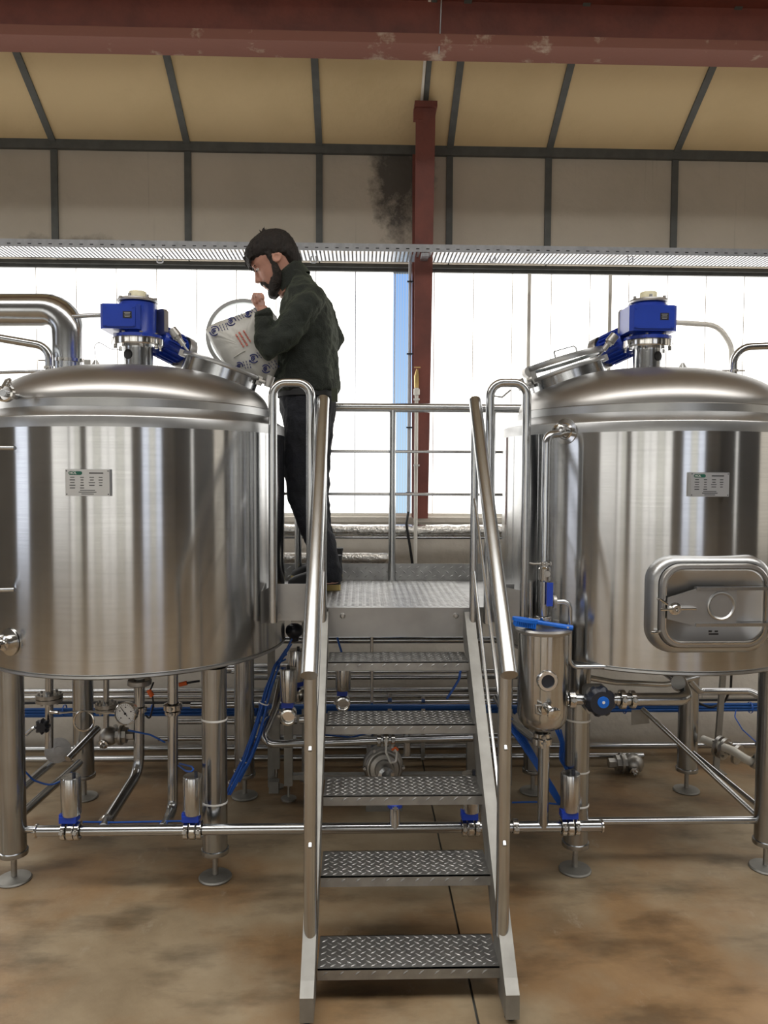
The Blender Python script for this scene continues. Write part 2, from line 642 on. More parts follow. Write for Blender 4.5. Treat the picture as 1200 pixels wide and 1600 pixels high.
ce = struct(MB().prism([(X0, YB + .3, roof_z(YB) - SLOPE * .3 + .09), (X0, RIDGE_Y, roof_z(RIDGE_Y) + .09), (X0, RIDGE_Y, roof_z(RIDGE_Y) + .14), (X0, YB + .3, roof_z(YB) - SLOPE * .3 + .14)], (X1 - X0, 0, 0)).obj('ceiling', M['hall'], smooth=0))
MB().prism([(X0, YF - .2, roof_z(YF - .2) + .09), (X0, RIDGE_Y, roof_z(RIDGE_Y) + .09), (X0, RIDGE_Y, roof_z(RIDGE_Y) + .14), (X0, YF - .2, roof_z(YF - .2) + .14)], (X1 - X0, 0, 0)).obj('rear_slope', M['hall'], ce, smooth=0)
redges = [X0] + xs[:10] + [.513] + xs[10:] + [X1]
redges = sorted(set(redges))
SKY0, SKY1 = -.6, 2.0          # skylight strip high on the slope
def slab(a, b_, y0, y1, up0, up1, name, mat, parent):
    return MB().prism([(a, y0, roof_z(y0) + up0), (a, y1, roof_z(y1) + up0), (a, y1, roof_z(y1) + up1), (a, y0, roof_z(y0) + up1)], (b_ - a, 0, 0)).obj(name, mat, parent, smooth=0)
for i in range(len(redges) - 1):
    a, b_ = redges[i] + .004, redges[i + 1] - .004
    slab(a, b_, SKY1, YB, 0, .07, 'roof_panel', M['roofpanel'], ce)
    slab(a, b_, RIDGE_Y, SKY0, 0, .07, 'roof_panel', M['roofpanel'], ce)
    slab(a, b_, SKY0, SKY1, .02, .03, 'roof_light', M['skylight'], ce)
for x in redges[1:-1]:
    slab(x - .019, x + .019, SKY1, YB - .01, -.014, -.001, 'rib', M['batten'], ce)
slab(.335, .362, 3.0, 4.32, -.012, -.001, 'rib', M['batten'], ce)
slab(.318, .332, 3.0, 4.32, -.010, -.001, 'joint_trim', M['pvcw'], ce)

# window band: one ribbed sheet after another
win = struct(MB().box(X0, X1, YB + .06, YB + .09, SILL, SILL + .02).obj('window_1', M['pvcw'], smooth=0))
MB().box(X0, X1, YB + .05, YB + .10, WTOP - .02, WTOP).obj('window_head', M['batten'], win, smooth=0)
pw = .2365
CL0, CL1 = P(614, 600, YB + .07).x, P(643, 600, YB + .07).x
x = -1.93 - pw * 21
while x < X1:
    if x + .003 < CL1 and x + pw - .003 > CL0:          # sheet beside the column with a clear margin
        if CL0 - x > .02:
            MB().box(x + .003, CL0 - .002, YB + .07, YB + .078, SILL + .02, WTOP - .02).obj('pane', M['pane'], win, smooth=0)
        MB().box(max(x + .003, CL0), min(CL1, x + pw - .003), YB + .07, YB + .078, SILL + .02, WTOP - .02).obj('pane', M['paneclear'], win, smooth=0)
        if x + pw - CL1 > .02:
            MB().box(CL1 + .002, x + pw - .003, YB + .07, YB + .078, SILL + .02, WTOP - .02).obj('pane', M['pane'], win, smooth=0)
    else:
        MB().box(x + .003, x + pw - .003, YB + .07, YB + .078, SILL + .02, WTOP - .02).obj('pane', M['pane'], win, smooth=0)
    MB().box(x - .0022, x + .0022, YB + .069, YB + .079, SILL + .02, WTOP - .02).obj('joint', M['pvcw'], win, smooth=0)
    x += pw

# steel frame: haunched column and beam
cm = MB()
def colsec(z, xc, w, yf):
    return [V((xc - w / 2, yf, z)), V((xc + w / 2, yf, z)), V((xc + w / 2, yf + .014, z)), V((xc + .006, yf + .014, z)),
            V((xc + .006, YB - .03, z)), V((xc + w / 2, YB - .03, z)), V((xc + w / 2, YB - .016, z)), V((xc - w / 2, YB - .016, z)),
            V((xc - w / 2, YB - .03, z)), V((xc - .006, YB - .03, z)), V((xc - .006, yf + .014, z)), V((xc - w / 2, yf + .014, z))]
cm.loft([colsec(1.40, .346, .088, 4.46), colsec(3.66, .346, .108, 4.30)])
co = thing('steel_column', 'dark red steel column standing in front of the bright window wall', 'column', (.346, 4.5, 1.4))
cm.obj('column_body', M['oxide'], co, smooth=0)
MB().box(.285, .408, 4.28, 4.5, 3.66, 3.69).obj('cap_plate', M['oxide'], co, smooth=0)
MB().box(.28, .33, 4.30, 4.34, 3.60, 3.655).obj('cleat', M['oxide'], co, smooth=0)

be = thing('roof_beam', 'long red oxide steel beam crossing under the roof', 'beam', (0, 3.8, 3.73))
MB().box(X0 + .1, X1 - .1, 3.80, 3.95, 3.728, 3.745).obj('bottom_flange', M['oxideflange'], be, smooth=0)
MB().box(X0 + .1, X1 - .1, 3.795, 3.80, 3.728, 3.775).obj('flange_lip', M['oxideflange'], be, smooth=0)
MB().box(X0 + .1, X1 - .1, 3.86, 3.872, 3.745, 3.965).obj('web', M['oxide'], be, smooth=0)
MB().box(X0 + .1, X1 - .1, 3.79, 3.945, 3.965, 3.982).obj('top_flange', M['oxide'], be, smooth=0)
MB().tube([(.37, 3.83, 3.7), (.372, 3.80, 3.78), (.378, 3.8, 3.95), (.378, 3.83, 4.06)], .004, 6).obj('hanging_wire', M['galv'], be)

# the other walls of the hall, which the steel reflects
wf = struct(MB().box(X0, X1, YF - .2, YF, 0, 7.5).obj('wall_front', M['hall'], smooth=0))
def rear_win(n, x0, x1, z0, z1, mat):
    w = struct(MB().box(x0 - .06, x1 + .06, YF, YF + .03, z0 - .06, z1 + .06).obj('window_%d' % n, M['dark_hall'], smooth=0))
    k = max(1, round((x1 - x0) / .9))
    s = (x1 - x0) / k
    for i in range(k):
        MB().box(x0 + i * s + .03, x0 + (i + 1) * s - .03, YF + .03, YF + .04, z0, z1).obj('pane', M['reardim'] if i % 3 == 1 else mat, w, smooth=0)
rear_win(2, -6.9, -5.2, .5, 3.4, M['rearpane'])
rear_win(3, -4.4, 1.0, .5, 3.4, M['rearpane'])
rear_win(4, 2.3, 5.1, .5, 3.4, M['rearcool'])
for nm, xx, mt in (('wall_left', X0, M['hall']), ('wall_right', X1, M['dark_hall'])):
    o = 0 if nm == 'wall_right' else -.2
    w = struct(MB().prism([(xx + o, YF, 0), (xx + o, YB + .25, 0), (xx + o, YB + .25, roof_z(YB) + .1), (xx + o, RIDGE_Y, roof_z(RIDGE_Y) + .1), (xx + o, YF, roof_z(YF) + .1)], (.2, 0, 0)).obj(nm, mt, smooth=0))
    s = 1 if nm == 'wall_left' else -1
    for a, b_, mat in (((-6.3, -3.0, M['rearpane']), (.2, 1.5, M['rearcool'])) if s > 0 else ((-3.0, -2.7, M['rearpane']), (.4, 1.7, M['sidepane']), (2.4, 3.6, M['sidepane']))):
        MB().box(min(xx, xx + s * .02), max(xx, xx + s * .02), a, b_, .8, 3.2).obj('pane', mat, w, smooth=0)
# ------------------------------------------------------------------ the two brewing vessels
TR = .65
TL, TRC = V((-1.0, 3.49, 0)), V((1.31, 3.52, 0))
Z_BOT, Z_TOP = .905, 1.872
M['glass'] = pmat('lid_glass', (.9, .95, .95), .05)
M['glass'].node_tree.nodes['Principled BSDF'].inputs['Transmission Weight'].default_value = .95
M['glass'].node_tree.nodes['Principled BSDF'].inputs['IOR'].default_value = 1.1

def on_shell(px, py, c, R=TR):          # where a line of sight meets a vessel's shell
    d = ray(px, py)
    ox, oy = CAM_C.x - c.x, CAM_C.y - c.y
    A = d.x * d.x + d.y * d.y
    B = 2 * (ox * d.x + oy * d.y)
    Cc = ox * ox + oy * oy - R * R
    t = (-B - sqrt(max(0, B * B - 4 * A * Cc))) / (2 * A)
    p = CAM_C + d * t
    nrm = V((p.x - c.x, p.y - c.y, 0)).normalized()
    return p, nrm

def text_mesh(s, size, origin, u, v, depth=.0008):
    cu = bpy.data.curves.new('t', 'FONT')
    cu.body = s
    cu.size = size
    cu.align_x = 'CENTER'
    cu.align_y = 'CENTER'
    cu.extrude = depth / 2
    cu.resolution_u = 3
    to = bpy.data.objects.new('t', cu)
    col.objects.link(to)
    dg = bpy.context.evaluated_depsgraph_get()
    me = bpy.data.meshes.new_from_object(to.evaluated_get(dg))
    col.objects.unlink(to)
    bpy.data.objects.remove(to)
    u, v = V(u).normalized(), V(v).normalized()
    w = u.cross(v)
    mt = Matrix((u, v, w)).transposed().to_4x4()
    mt.translation = V(origin)
    me.transform(mt)
    me.materials.clear()
    return me

def nameplate(t, px, py, c, w, h, logo, flip):
    p, nr = on_shell(px, py, c)
    u = V((-nr.y, nr.x, 0))
    z = V((0, 0, 1))
    q = p + nr * .022
    pl = MB().obox(q, u * w / 2, z * h / 2, nr * .001).obj('nameplate', M['name'], t, smooth=0)
    b = MB()
    for s in (-1, 1):
        b.obox(p + nr * .010 + u * s * (w / 2 - .001), u * .001, z * h / 2, nr * .012)
    b.objs('standoff', M['name'], pl, smooth=0)
    f = q + nr * .0014
    g = MB()
    gw, gh = w * .155, h * .07
    gc = f + u * (-w * .27) + z * h * .36
    pts = []
    for s0, a0 in ((1, -pi / 2), (-1, pi / 2)):
        for k in range(9):
            a = a0 + pi * k / 8
            pts.append(gc + u * (s0 * (gw - gh) + gh * cos(a)) + z * gh * sin(a))
    g.prism(pts, nr * .0006).obj('logo_badge', M['green'], pl, smooth=0)
    link('logo_lettering', text_mesh(logo, h * .13, gc + nr * .0011 - u * w * .05, u, z, .0006), M['white'], pl)
    tx = MB()
    tx.obox(f + u * w * .2 + z * h * .36, u * w * .16, z * h * .022, nr * .0004)
    rng = random.Random(3)
    for r in range(5):
        zz = h * (.2 - r * .1)
        for cx, cw in ((-.34, .07), (-.12, .05), (.1, .07), (.3, .05)):
            if r == 4 and cx > 0:
                continue
            k = cw * rng.uniform(.6, 1.0)
            tx.obox(f + u * w * cx + z * zz, u * w * k, z * h * .015, nr * .0004)
    for zz, k in ((-.29, .17), (-.36, .2), (-.43, .14)):
        tx.obox(f + z * h * zz, u * w * k, z * h * .014, nr * .0004)
    tx.obj('printed_text', M['ink'], pl, smooth=0)['kind'] = 'stuff'
    sc = MB()
    for i in (-1, 1):
        for j in (-1, 1):
            sc.lathe(f + u * i * w * .47 + z * j * h * .44, nr, [(0, .001), (h * .02, .001), (h * .025, 0)], 8)
    sc.objs('rivet', M['blackpl'], pl)

def leg(t, x, y, ztop):
    l = MB().lathe((x, y, 0), (0, 0, 1), [(.0505, .125), (.0505, ztop)], 28).obj('leg', M['leg'], t)
    MB().lathe((x, y, 0), (0, 0, 1), [(0, .108), (.056, .108), (.057, .116), (.056, .126), (.05, .128)], 28).obj('leg_flange', M['leg'], l)
    MB().cyl((x, y, .01), (x, y, .11), .0115, n=12).obj('stem', M['cast'], l)
    MB().lathe((x, y, 0), (0, 0, 1), [(0, 0), (.066, 0), (.068, .005), (.064, .011), (.018, .017), (0, .017)], 30).obj('foot', M['dull'], l)

def vessel(name, label, c, cat, dh):
    t = thing(name, label, cat, c)
    c = V(c)
    z = (0, 0, 1)
    MB().lathe(c, z, [(TR - .004, Z_BOT), (TR, Z_BOT + .004), (TR, Z_TOP - .045)], 160).obj('shell', M['tank'], t)
    MB().lathe(c, z, [(TR, Z_TOP - .045), (TR, Z_TOP - .008), (TR - .003, Z_TOP - .002), (TR - .010, Z_TOP)], 160).obj('top_band', M['ring'], t, smooth=60)
    MB().lathe(c, z, [(TR - .010, Z_TOP), (.592, Z_TOP + .034), (.584, Z_TOP + .036)], 160).obj('shoulder', M['ring'], t)
    MB().lathe(c, z, [(.584, Z_TOP + .036), (.584, Z_TOP + .066), (.58, Z_TOP + .069)], 160).obj('dome_ring', M['ring'], t)
    prof = []
    for k in range(25):
        a = (pi / 2) * k / 24
        rr = .578 * cos(a) ** .8 if k < 24 else 0
        prof.append((rr, Z_TOP + .070 + dh * sin(a)))
    MB().lathe(c, z, prof, 120).obj('dome', M['dome'], t, smooth=60)
    MB().lathe(c, z, [(TR - .004, Z_BOT), (TR + .002, Z_BOT - .002), (TR + .003, Z_BOT - .010), (TR - .006, Z_BOT - .016), (.60, Z_BOT - .022), (.30, Z_BOT - .075), (.10, Z_BOT - .11), (0, Z_BOT - .112)], 120).obj('bottom_dish', M['ring'], t)
    for sx in (-1, 1):
        for sy in (-1, 1):
            leg(t, c.x + sx * .407, c.y + sy * .398, Z_BOT - .03)
    return t

def manhole(t, c, sx, is_open):
    c = V(c)
    tilt = radians(19)
    ax = V((sx * sin(tilt), 0, cos(tilt)))
    u = V((cos(tilt), 0, -sx * sin(tilt)))
    o = c + V((sx * .378, -.02, 2.118))
    m = MB().lathe(o, ax, [(.168, -.12), (.168, .018), (.160, .018), (.160, -.12)], 56).obj('manhole', M['steel'], t)
    MB().lathe(o, ax, [(.168, .004), (.179, .006), (.181, .014), (.179, .022), (.160, .024), (.160, .018)], 56).obj('rim', M['ring'], m)
    MB().lathe(o, ax, [(.176, -.105), (.1685, -.098), (.1685, -.11)], 56).obj('weld', M['ring'], m)
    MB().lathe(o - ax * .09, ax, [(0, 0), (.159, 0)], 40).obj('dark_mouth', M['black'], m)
    inner = o - u * sx * .175 + ax * .012
    h = MB()
    h.obox(inner, u * .022, V((0, .025, 0)), ax * .014)
    h.cyl(inner - V((0, .03, 0)), inner + V((0, .03, 0)), .011, n=12)
    h.obj('latch_bracket', M['cast'], m)
    # sensor reaching over the rim towards the drive
    s0 = o - u * sx * .17 + ax * .03
    d = (V((-sx * .55, -.05, .75))).normalized()
    s = MB()
    s.cyl(s0 - d * .015, s0 + d * .03, .005, n=10)
    s.cyl(s0 + d * .03, s0 + d * .062, .012, n=12)
    s.cyl(s0 + d * .062, s0 + d * .075, .017, n=6)
    s.cyl(s0 + d * .075, s0 + d * .115, .022, .020, n=16)
    s.obj('sensor', M['cast'], m)
    fo = o + u * sx * .178 + ax * .008
    f = MB()
    f.obox(fo + V((0, -.03, 0)), u * .012, V((0, .012, 0)), ax * .02)
    f.cyl(fo + V((0, -.05, .0)), fo + u * sx * .055 + V((0, -.05, 0)), .008, n=10)
    f.cyl(fo + u * sx * .045 - ax * .015 + V((0, -.05, 0)), fo + u * sx * .045 + ax * .035 + V((0, -.05, 0)), .018, n=12)
    f.obj('clamp_screw', M['cast'], m)
    # lid: a glass disc in a steel rim
    if is_open:
        lc = P(382, 526, 3.80)
        la = V((.10, -1, .10)).normalized()
    else:
        lc = o + ax * .060 + u * (-sx * .0)
        la = (ax + u * (-sx) * .05).normalized()
    lid = MB().lathe(lc, la, [(.166, -.012), (.184, -.012), (.186, .0), (.184, .012), (.166, .012), (.163, 0), (.166, -.012)], 56).obj('lid_rim', M['ring'], m)
    MB().lathe(lc, la, [(0, -.004), (.166, -.004), (.166, .004), (0, .004)], 48).obj('lid_glass', M['glass'], m)
    if not is_open:
        lu = (u - la * u.dot(la)).normalized()
        MB().tube([lc - lu * .04 + la * .01 - V((0, .05, 0)), lc - lu * .04 + la * .05 - V((0, .05, 0)), lc + lu * .06 + la * .05 - V((0, .05, 0)), lc + lu * .06 + la * .01 - V((0, .05, 0))], .004, 8, bend=.012).obj('lid_handle', M['steel'], m)
        k = MB()
        hp = lc + u * sx * .17 - V((0, .05, 0))
        k.cyl(hp - V((0, .015, 0)), hp + V((0, .05, 0)), .024, n=18)
        k.obox(hp - ax * .03 - u * sx * .01, u * .012, V((0, .02, 0)), ax * .03)
        k.obj('hinge', M['cast'], m)
    else:
        MB().tube([o + u * sx * .05 + V((0, .17, .0)), lc - V((0, 0, .175))], .010, 8).obj('hinge', M['cast'], m)

def agitator(t, c, sx, zf, zs, gx0, gx1):
    c = V(c)
    class MB(globals()['MB']):            # heights are laid out for a flange at 2.252 m, then moved to this vessel's dome
        def obj(s, *a, **k):
            s.v = [(x, y, zf + (z - 2.252) * (zs if z > 2.252 else 1.0)) for x, y, z in s.v]
            return super().obj(*a, **k)
        def objs(s, *a, **k):
            s.v = [(x, y, zf + (z - 2.252) * (zs if z > 2.252 else 1.0)) for x, y, z in s.v]
            out = []
            ends = s.parts[1:] + [(len(s.v), len(s.f))]
            for (v0, f0), (v1, f1) in zip(s.parts, ends):
                m = globals()['MB']()
                m.v = s.v[v0:v1]
                m.f = [tuple(i - v0 for i in f) for f in s.f[f0:f1]]
                out.append(m.obj(*a, **k))
            return out
    gm, gh = (gx0 + gx1) / 2, (gx1 - gx0) / 2
    z = V((0, 0, 1))
    a = MB().lathe(c, z, [(.066, 2.09), (.063, 2.14), (.063, 2.238)], 32).obj('agitator_drive', M['steel'], t)
    MB().lathe(c, z, [(.095, 2.10), (.095, 2.128), (.066, 2.136)], 32).obj('pedestal_base', M['ring'], a)
    MB().lathe(c, z, [(.063, 2.232), (.112, 2.236), (.114, 2.242), (.114, 2.268), (.11, 2.272), (0, 2.272)], 40).obj('mounting_flange', M['chrome'], a)
    MB().lathe(c + V((-sx * .030, -.056, 2.195)), V((-sx * .45, -1, 0)), [(0, .0035), (.018, .0035), (.022, .001)], 16).obj('inspection_hole', M['black'], a)
    b = MB()
    for k in range(8):
        q = 2 * pi * (k + .5) / 8
        b.cyl(c + V((.097 * cos(q), .097 * sin(q), 2.222)), c + V((.097 * cos(q), .097 * sin(q), 2.296)), .008, n=6)
    b.objs('flange_bolt', M['chrome'], a)
    b = MB()
    for k in range(6):
        q = 2 * pi * k / 6 + .3
        b.cyl(c + V((.082 * cos(q), .082 * sin(q), 2.11)), c + V((.082 * cos(q), .082 * sin(q), 2.146)), .006, n=6)
    b.objs('base_bolt', M['chrome'], a)
    MB().lathe(c, z, [(0, 2.272), (.104, 2.272), (.106, 2.288), (.084, 2.294), (.078, 2.31), (.08, 2.45), (.072, 2.458), (0, 2.458)], 36).obj('gear_housing', M['blue'], a)
    g = MB()
    g.bbox(c + V((gm, -.02, 2.366)), V((gh, 0, 0)), V((0, .085, 0)), V((0, 0, .062)), .16)
    g.bbox(c + V((gm, -.106, 2.366)), V((gh - .016, 0, 0)), V((0, 0, .052)), V((0, .004, 0)), .1)
    g.obj('gearbox', M['blue'], a, smooth=25)
    lb = c + V((gm + gh * .42, -.1105, 2.372))
    MB().obox(lb, (.019, 0, 0), (0, .0008, 0), (0, 0, .017)).obj('gearbox_label', M['motorlbl'], a, smooth=0)
    tx = MB()
    for k in range(4):
        tx.obox(lb + V((0, -.001, .010 - k * .0065)), (.013 - .002 * (k % 2), 0, 0), (0, .0003, 0), (0, 0, .0011))
    tx.obj('label_text', M['name'], a, smooth=0)['kind'] = 'stuff'
    sb = MB()
    for i in (-1, 1):
        for j in (-1, 1):
            p = c + V((gm + i * (gh - .026), -.108, 2.366 + j * .044))
            sb.lathe(p, (0, -1, 0), [(.006, 0), (.006, .004), (0, .004)], 6)
    sb.objs('cover_bolt', M['blue'], a)
    # reflective side cover between gearbox and motor
    d = V((sx * .58, .815, 0))
    n_ = V((-d.y, d.x, 0))
    m0 = c + V((sx * .03, .02, 0))
    MB().bbox(m0 + d * .062 + V((0, 0, 2.372)), n_ * .062, V((0, 0, .066)), d * .012, .2).obj('side_cover', M['name'], a, smooth=25)
    # finned motor
    mc = m0 + V((0, 0, 2.305))
    MB().lathe(mc, d + V((0, 0, -.28)), [(0, .06), (.062, .06), (.068, .07), (.068, .19), (.064, .2), (0, .2)], 32).obj('motor', M['blue'], a)
    fb = MB()
    da = (d + V((0, 0, -.28))).normalized()
    u, w, _ = MB.frame(da)
    for k in range(22):
        q = 2 * pi * k / 22
        e = u * cos(q) + w * sin(q)
        fb.obox(mc + da * .125 + e * .073, da * .05, e * .008, e.cross(da) * .0022)
    fb.objs('cooling_fin', M['blue'], a, smooth=0)
    MB().lathe(mc, da, [(.080, .195), (.082, .2), (.082, .235), (.07, .247), (0, .25)], 32).obj('fan_cowl', M['name'], a)
    MB().lathe(c, z, [(.07, 2.458), (.086, 2.458), (.088, 2.466), (.084, 2.474), (0, 2.474)], 32).obj('top_flange', M['name'], a)
    b = MB()
    for k in range(6):
        q = 2 * pi * (k + .3) / 6
        b.cyl(c + V((.074 * cos(q), .074 * sin(q), 2.47)), c + V((.074 * cos(q), .074 * sin(q), 2.488)), .008, n=6)
    b.objs('top_bolt', M['name'], a)
    MB().lathe(c, z, [(.038, 2.474), (.038, 2.512), (.035, 2.515), (0, 2.515)], 24).obj('shaft_cap', M['cream'], a, smooth=50)

lt = vessel('brewing_vessel', 'round stainless vessel on the left beside the man with the sack', TL, 'tank', .178)
nameplate(lt, 140, 754, TL, .158, .096, 'HOL', 1)
manhole(lt, TL, 1, True)
agitator(lt, TL + V((.004, 0, 0)), 1, 2.236, .86, -.135, .035)
rt = vessel('mash_tun', 'stainless vessel on the right with a rounded manway door', TRC, 'tank', .192)
nameplate(rt, 1105, 757, TRC, .146, .090, 'HOL', -1)
manhole(rt, TRC, -1, False)
agitator(rt, TRC, -1, 2.254, .91, -.118, .095)

# small fittings on the domes
def bleed(t, c, dx, dy, z):
    b = MB()
    p = V(c) + V((dx, dy, z))
    for s in (-1, 1):
        b.tube([p + V((s * .016, 0, 0)), p + V((s * .012, 0, .035)), p + V((s * .003, 0, .062))], .008, 8, radii=[.011, .010, .003])
    b.obj('vent_fitting', M['cast'], t)
bleed(lt, TL, -.165, -.06, 2.09)
bleed(rt, TRC, .15, -.04, 2.108)
MB().tube([V(TL) + V((-.165, -.06, 2.16)), V(TL) + V((-.17, -.06, 2.215)), V(TL) + V((-.15, -.06, 2.23)), V(TL) + V((-.10, -.06, 2.20)), V(TL) + V((-.05, -.065, 2.195))], .0018, 6, bend=.02).obj('sensor_wire', M['pvc'], lt)
MB().ell(V(TL) + V((.105, -.06, 2.115)), .032, .02, .013).obj('rubber_bung', M['black'], lt)

# manway door on the right-hand vessel
def manway(t, c):
    p, nr = on_shell(1105, 946, c)
    nr = V((.02, -1, 0)).normalized()
    u = V((-nr.y, nr.x, 0))
    z = V((0, 0, 1))
    def rr(w, h, r, off):
        pts = []
        for sx, sz, a0 in ((1, -1, -pi / 2), (1, 1, 0), (-1, 1, pi / 2), (-1, -1, pi)):
            for k in range(9):
                a = a0 + pi / 2 * k / 8
                pts.append(p + u * (.94 * (sx * (w - r) + r * cos(a)) + .012) + z * (.92 * (sz * (h - r) + r * sin(a)) + .004) + nr * off)
        return pts
    d = MB().loft([rr(.258, .214, .115, -.075), rr(.255, .208, .110, -.03), rr(.250, .200, .102, .004), rr(.236, .186, .094, .018), rr(.226, .176, .088, .020)], caps=False).obj('manway', M['ring'], t, smooth=60)
    MB().loft([rr(.224, .174, .090, .012), rr(.224, .174, .090, .034), rr(.218, .168, .084, .041), rr(.205, .155, .075, .041), rr(.200, .150, .07, .033), rr(.195, .145, .068, .030), rr(.12, .05, .04, .026)], caps=True).obj('door_plate', M['dome'], d, smooth=40)
    MB().loft([rr(.2065, .1565, .076, .039), rr(.2065, .1565, .076, .046), rr(.2015, .1515, .071, .046), rr(.2015, .1515, .071, .034)], caps=False).obj('door_seal_ring', M['chrome'], d, smooth=60)
    br = MB()
    pl = lambda a, b, o: p + u * (.94 * a + .012) + z * (.92 * b + .004) + nr * o
    br.prism([pl(-.205, .040, .058), pl(-.085, .078, .058), pl(-.07, .068, .058), pl(.075, .068, .058), pl(.075, -.068, .058), pl(-.07, -.068, .058), pl(-.085, -.078, .058), pl(-.205, -.048, .058)][::-1], nr * .004)
    br.obj('clamp_plate', M['panelplate'], d, smooth=0)
    r_ = MB()
    r_.lathe(pl(.012, .005, .060), nr, [(.056, .0), (.054, .006), (.049, .008), (.044, .004), (.042, .0)], 36)
    r_.obj('pressed_ring', M['ring'], d)
    ar = MB()
    for s in (1, -1):
        ar.obox(pl(.10, s * .074 + .002, .056), u * .18, z * .006, nr * .012)
    ar.objs('clamp_arm', M['steel'], d, smooth=0)
    hg = MB()
    hg.obox(pl(.262, 0, .035), u * .012, z * .115, nr * .02)
    hg.cyl(pl(.262, -.12, .045), pl(.262, .13, .045), .010, n=12)
    hg.obj('hinge', M['cast'], d)
    ln = MB()
    ln.tube([pl(-.235, -.008, .068), pl(-.185, -.006, .072), pl(-.165, -.004, .074), pl(-.095, -.004, .072)], .0055, 8)
    ln.lathe(pl(-.175, -.005, .058), nr, [(.024, 0), (.024, .006), (.015, .010), (.015, .024), (.008, .024), (.008, .018), (0, .018)], 20)
    ln.tube([pl(-.205, .012, .062), pl(-.235, .034, .058), pl(-.240, .030, .05)], .005, 8)
    ln.obj('wing_screw', M['chrome'], d)
    MB().tube([pl(-.195, -.105, .02), pl(-.245, -.110, .035), pl(-.255, -.110, .03)], .006, 8).obj('side_pin', M['chrome'], d)
    st = MB()
    for k, (a, b) in enumerate(((-.013, -.106), (.012, -.106), (-.012, -.117), (.002, -.117), (.014, -.117))):
        st.obox(pl(a, b, .0302), u * .006, z * .003, nr * .0012)
    st.obj('stamped_marks', M['ink'], d, smooth=0)['kind'] = 'stuff'
manway(rt, TRC)
# ------------------------------------------------------------------ stairs and platform (one welded thing)
def lozenges(mb, o, u, v, nu, nv, pitch=.032, L=.0125, W=.0036, h=.0018):
    """raised tear-drop bars of checker plate on a rectangle: origin o, unit axes u, v, extents nu x nv"""
    u, v = V(u).normalized(), V(v).normalized()
    w = u.cross(v)
    a = 0
    y = pitch * .4
    while y < nv - pitch * .2:
        x = pitch * .4 + (pitch / 2 if a % 2 else 0)
        while x < nu - pitch * .2:
            s = 1 if (int(round((x - pitch * .4) / (pitch / 2))) % 2 == 0) else -1
            d = (u * .78 + v * .62 * s).normalized()
            e = w.cross(d)
            c = V(o) + u * x + v * y
            mb.add([c - d * L, c + e * W, c + d * L, c - e * W, c + w * h + d * L * .4, c + w * h - d * L * .4],
                   [(0, 3, 5), (0, 5, 1), (1, 5, 4), (3, 4, 5), (1, 4, 2), (3, 2, 4)])
            x += pitch / 2 * 2
        y += pitch / 2
        a += 1
    return mb

ap = thing('access_platform', 'stainless steel staircase and working platform between the two vessels', 'stairs', (.155, 2.3, 0))
SXL, SXR = -.132, .443
TZ = [.110 + .1965 * k for k in range(5)]
TY = [2.333 + .1875 * k for k in range(5)]
PZ_ = 1.087
for z, y in zip(TZ, TY):
    tr = MB()
    tr.box(SXL, SXR, y, y + .175, z - .004, z)
    tr.box(SXL, SXR, y, y + .004, z - .036, z)
    tr.box(SXL, SXR, y + .171, y + .175, z - .036, z)
    tt = tr.obj('tread', M['plate'], ap, smooth=0)
    lz = MB()
    lozenges(lz, (SXL + .004, y + .006, z), (1, 0, 0), (0, 1, 0), SXR - SXL - .008, .168)
    lozenges(lz, (SXL + .006, y, z - .034), (1, 0, 0), (0, 0, 1), SXR - SXL - .012, .032, pitch=.05, L=.012)
    lz.obj('raised_pattern', M['plate'], tt, smooth=0)['kind'] = 'stuff'
# stringers: box section cut vertical at the foot
for xc, w in ((-.158, .021), (.462, .021)):
    prof = [(2.225, .016), (2.225, .092), (2.262, .122), (3.225, 1.072), (3.27, 1.072), (3.27, .96), (2.345, .016)]
    st = MB().prism([(xc - w, a, b) for a, b in prof], (2 * w, 0, 0)).obj('stringer', M['dull'], ap, smooth=0)
    MB().cyl((xc, 2.26, .004), (xc, 2.26, .05), .009, n=10).obj('levelling_bolt', M['cast'], st)
    MB().lathe((xc, 2.26, 0), (0, 0, 1), [(0, 0), (.018, 0), (.018, .006), (.012, .016), (0, .016)], 20).obj('foot_pad', M['black'], st)
# handrails, posts and the two thin rails on each side
for xc, dx in ((-.155, -.004), (.452, .022)):
    xa, xb = xc, xc + dx
    f = lambda y: xa + (xb - xa) * (y - 2.30) / .9
    zr = lambda y: 1.060 + (y - 2.305) * .995
    MB().tube([(f(2.30), 2.295, zr(2.295)), (f(3.2), 3.215, zr(3.215))], .0262, 24).obj('handrail', M['rail'], ap)
    MB().cyl((f(2.35), 2.365, .195), (f(2.35), 2.365, zr(2.365) - .01), .0212, n=24).obj('post', M['rail'], ap)
    MB().cyl((f(3.2), 3.205, 1.00), (f(3.2), 3.205, zr(3.205) - .01), .0165, n=20).obj('post', M['rail'], ap)
    for dz in (.36, .665):
        e0, e1 = 2.338, 3.215
        MB().tube([(f(e0), e0, zr(e0) - dz + .07), (f(e1), e1, zr(e1) - dz - .03)], .0066, 10).obj('mid_rail', M['rail'], ap)
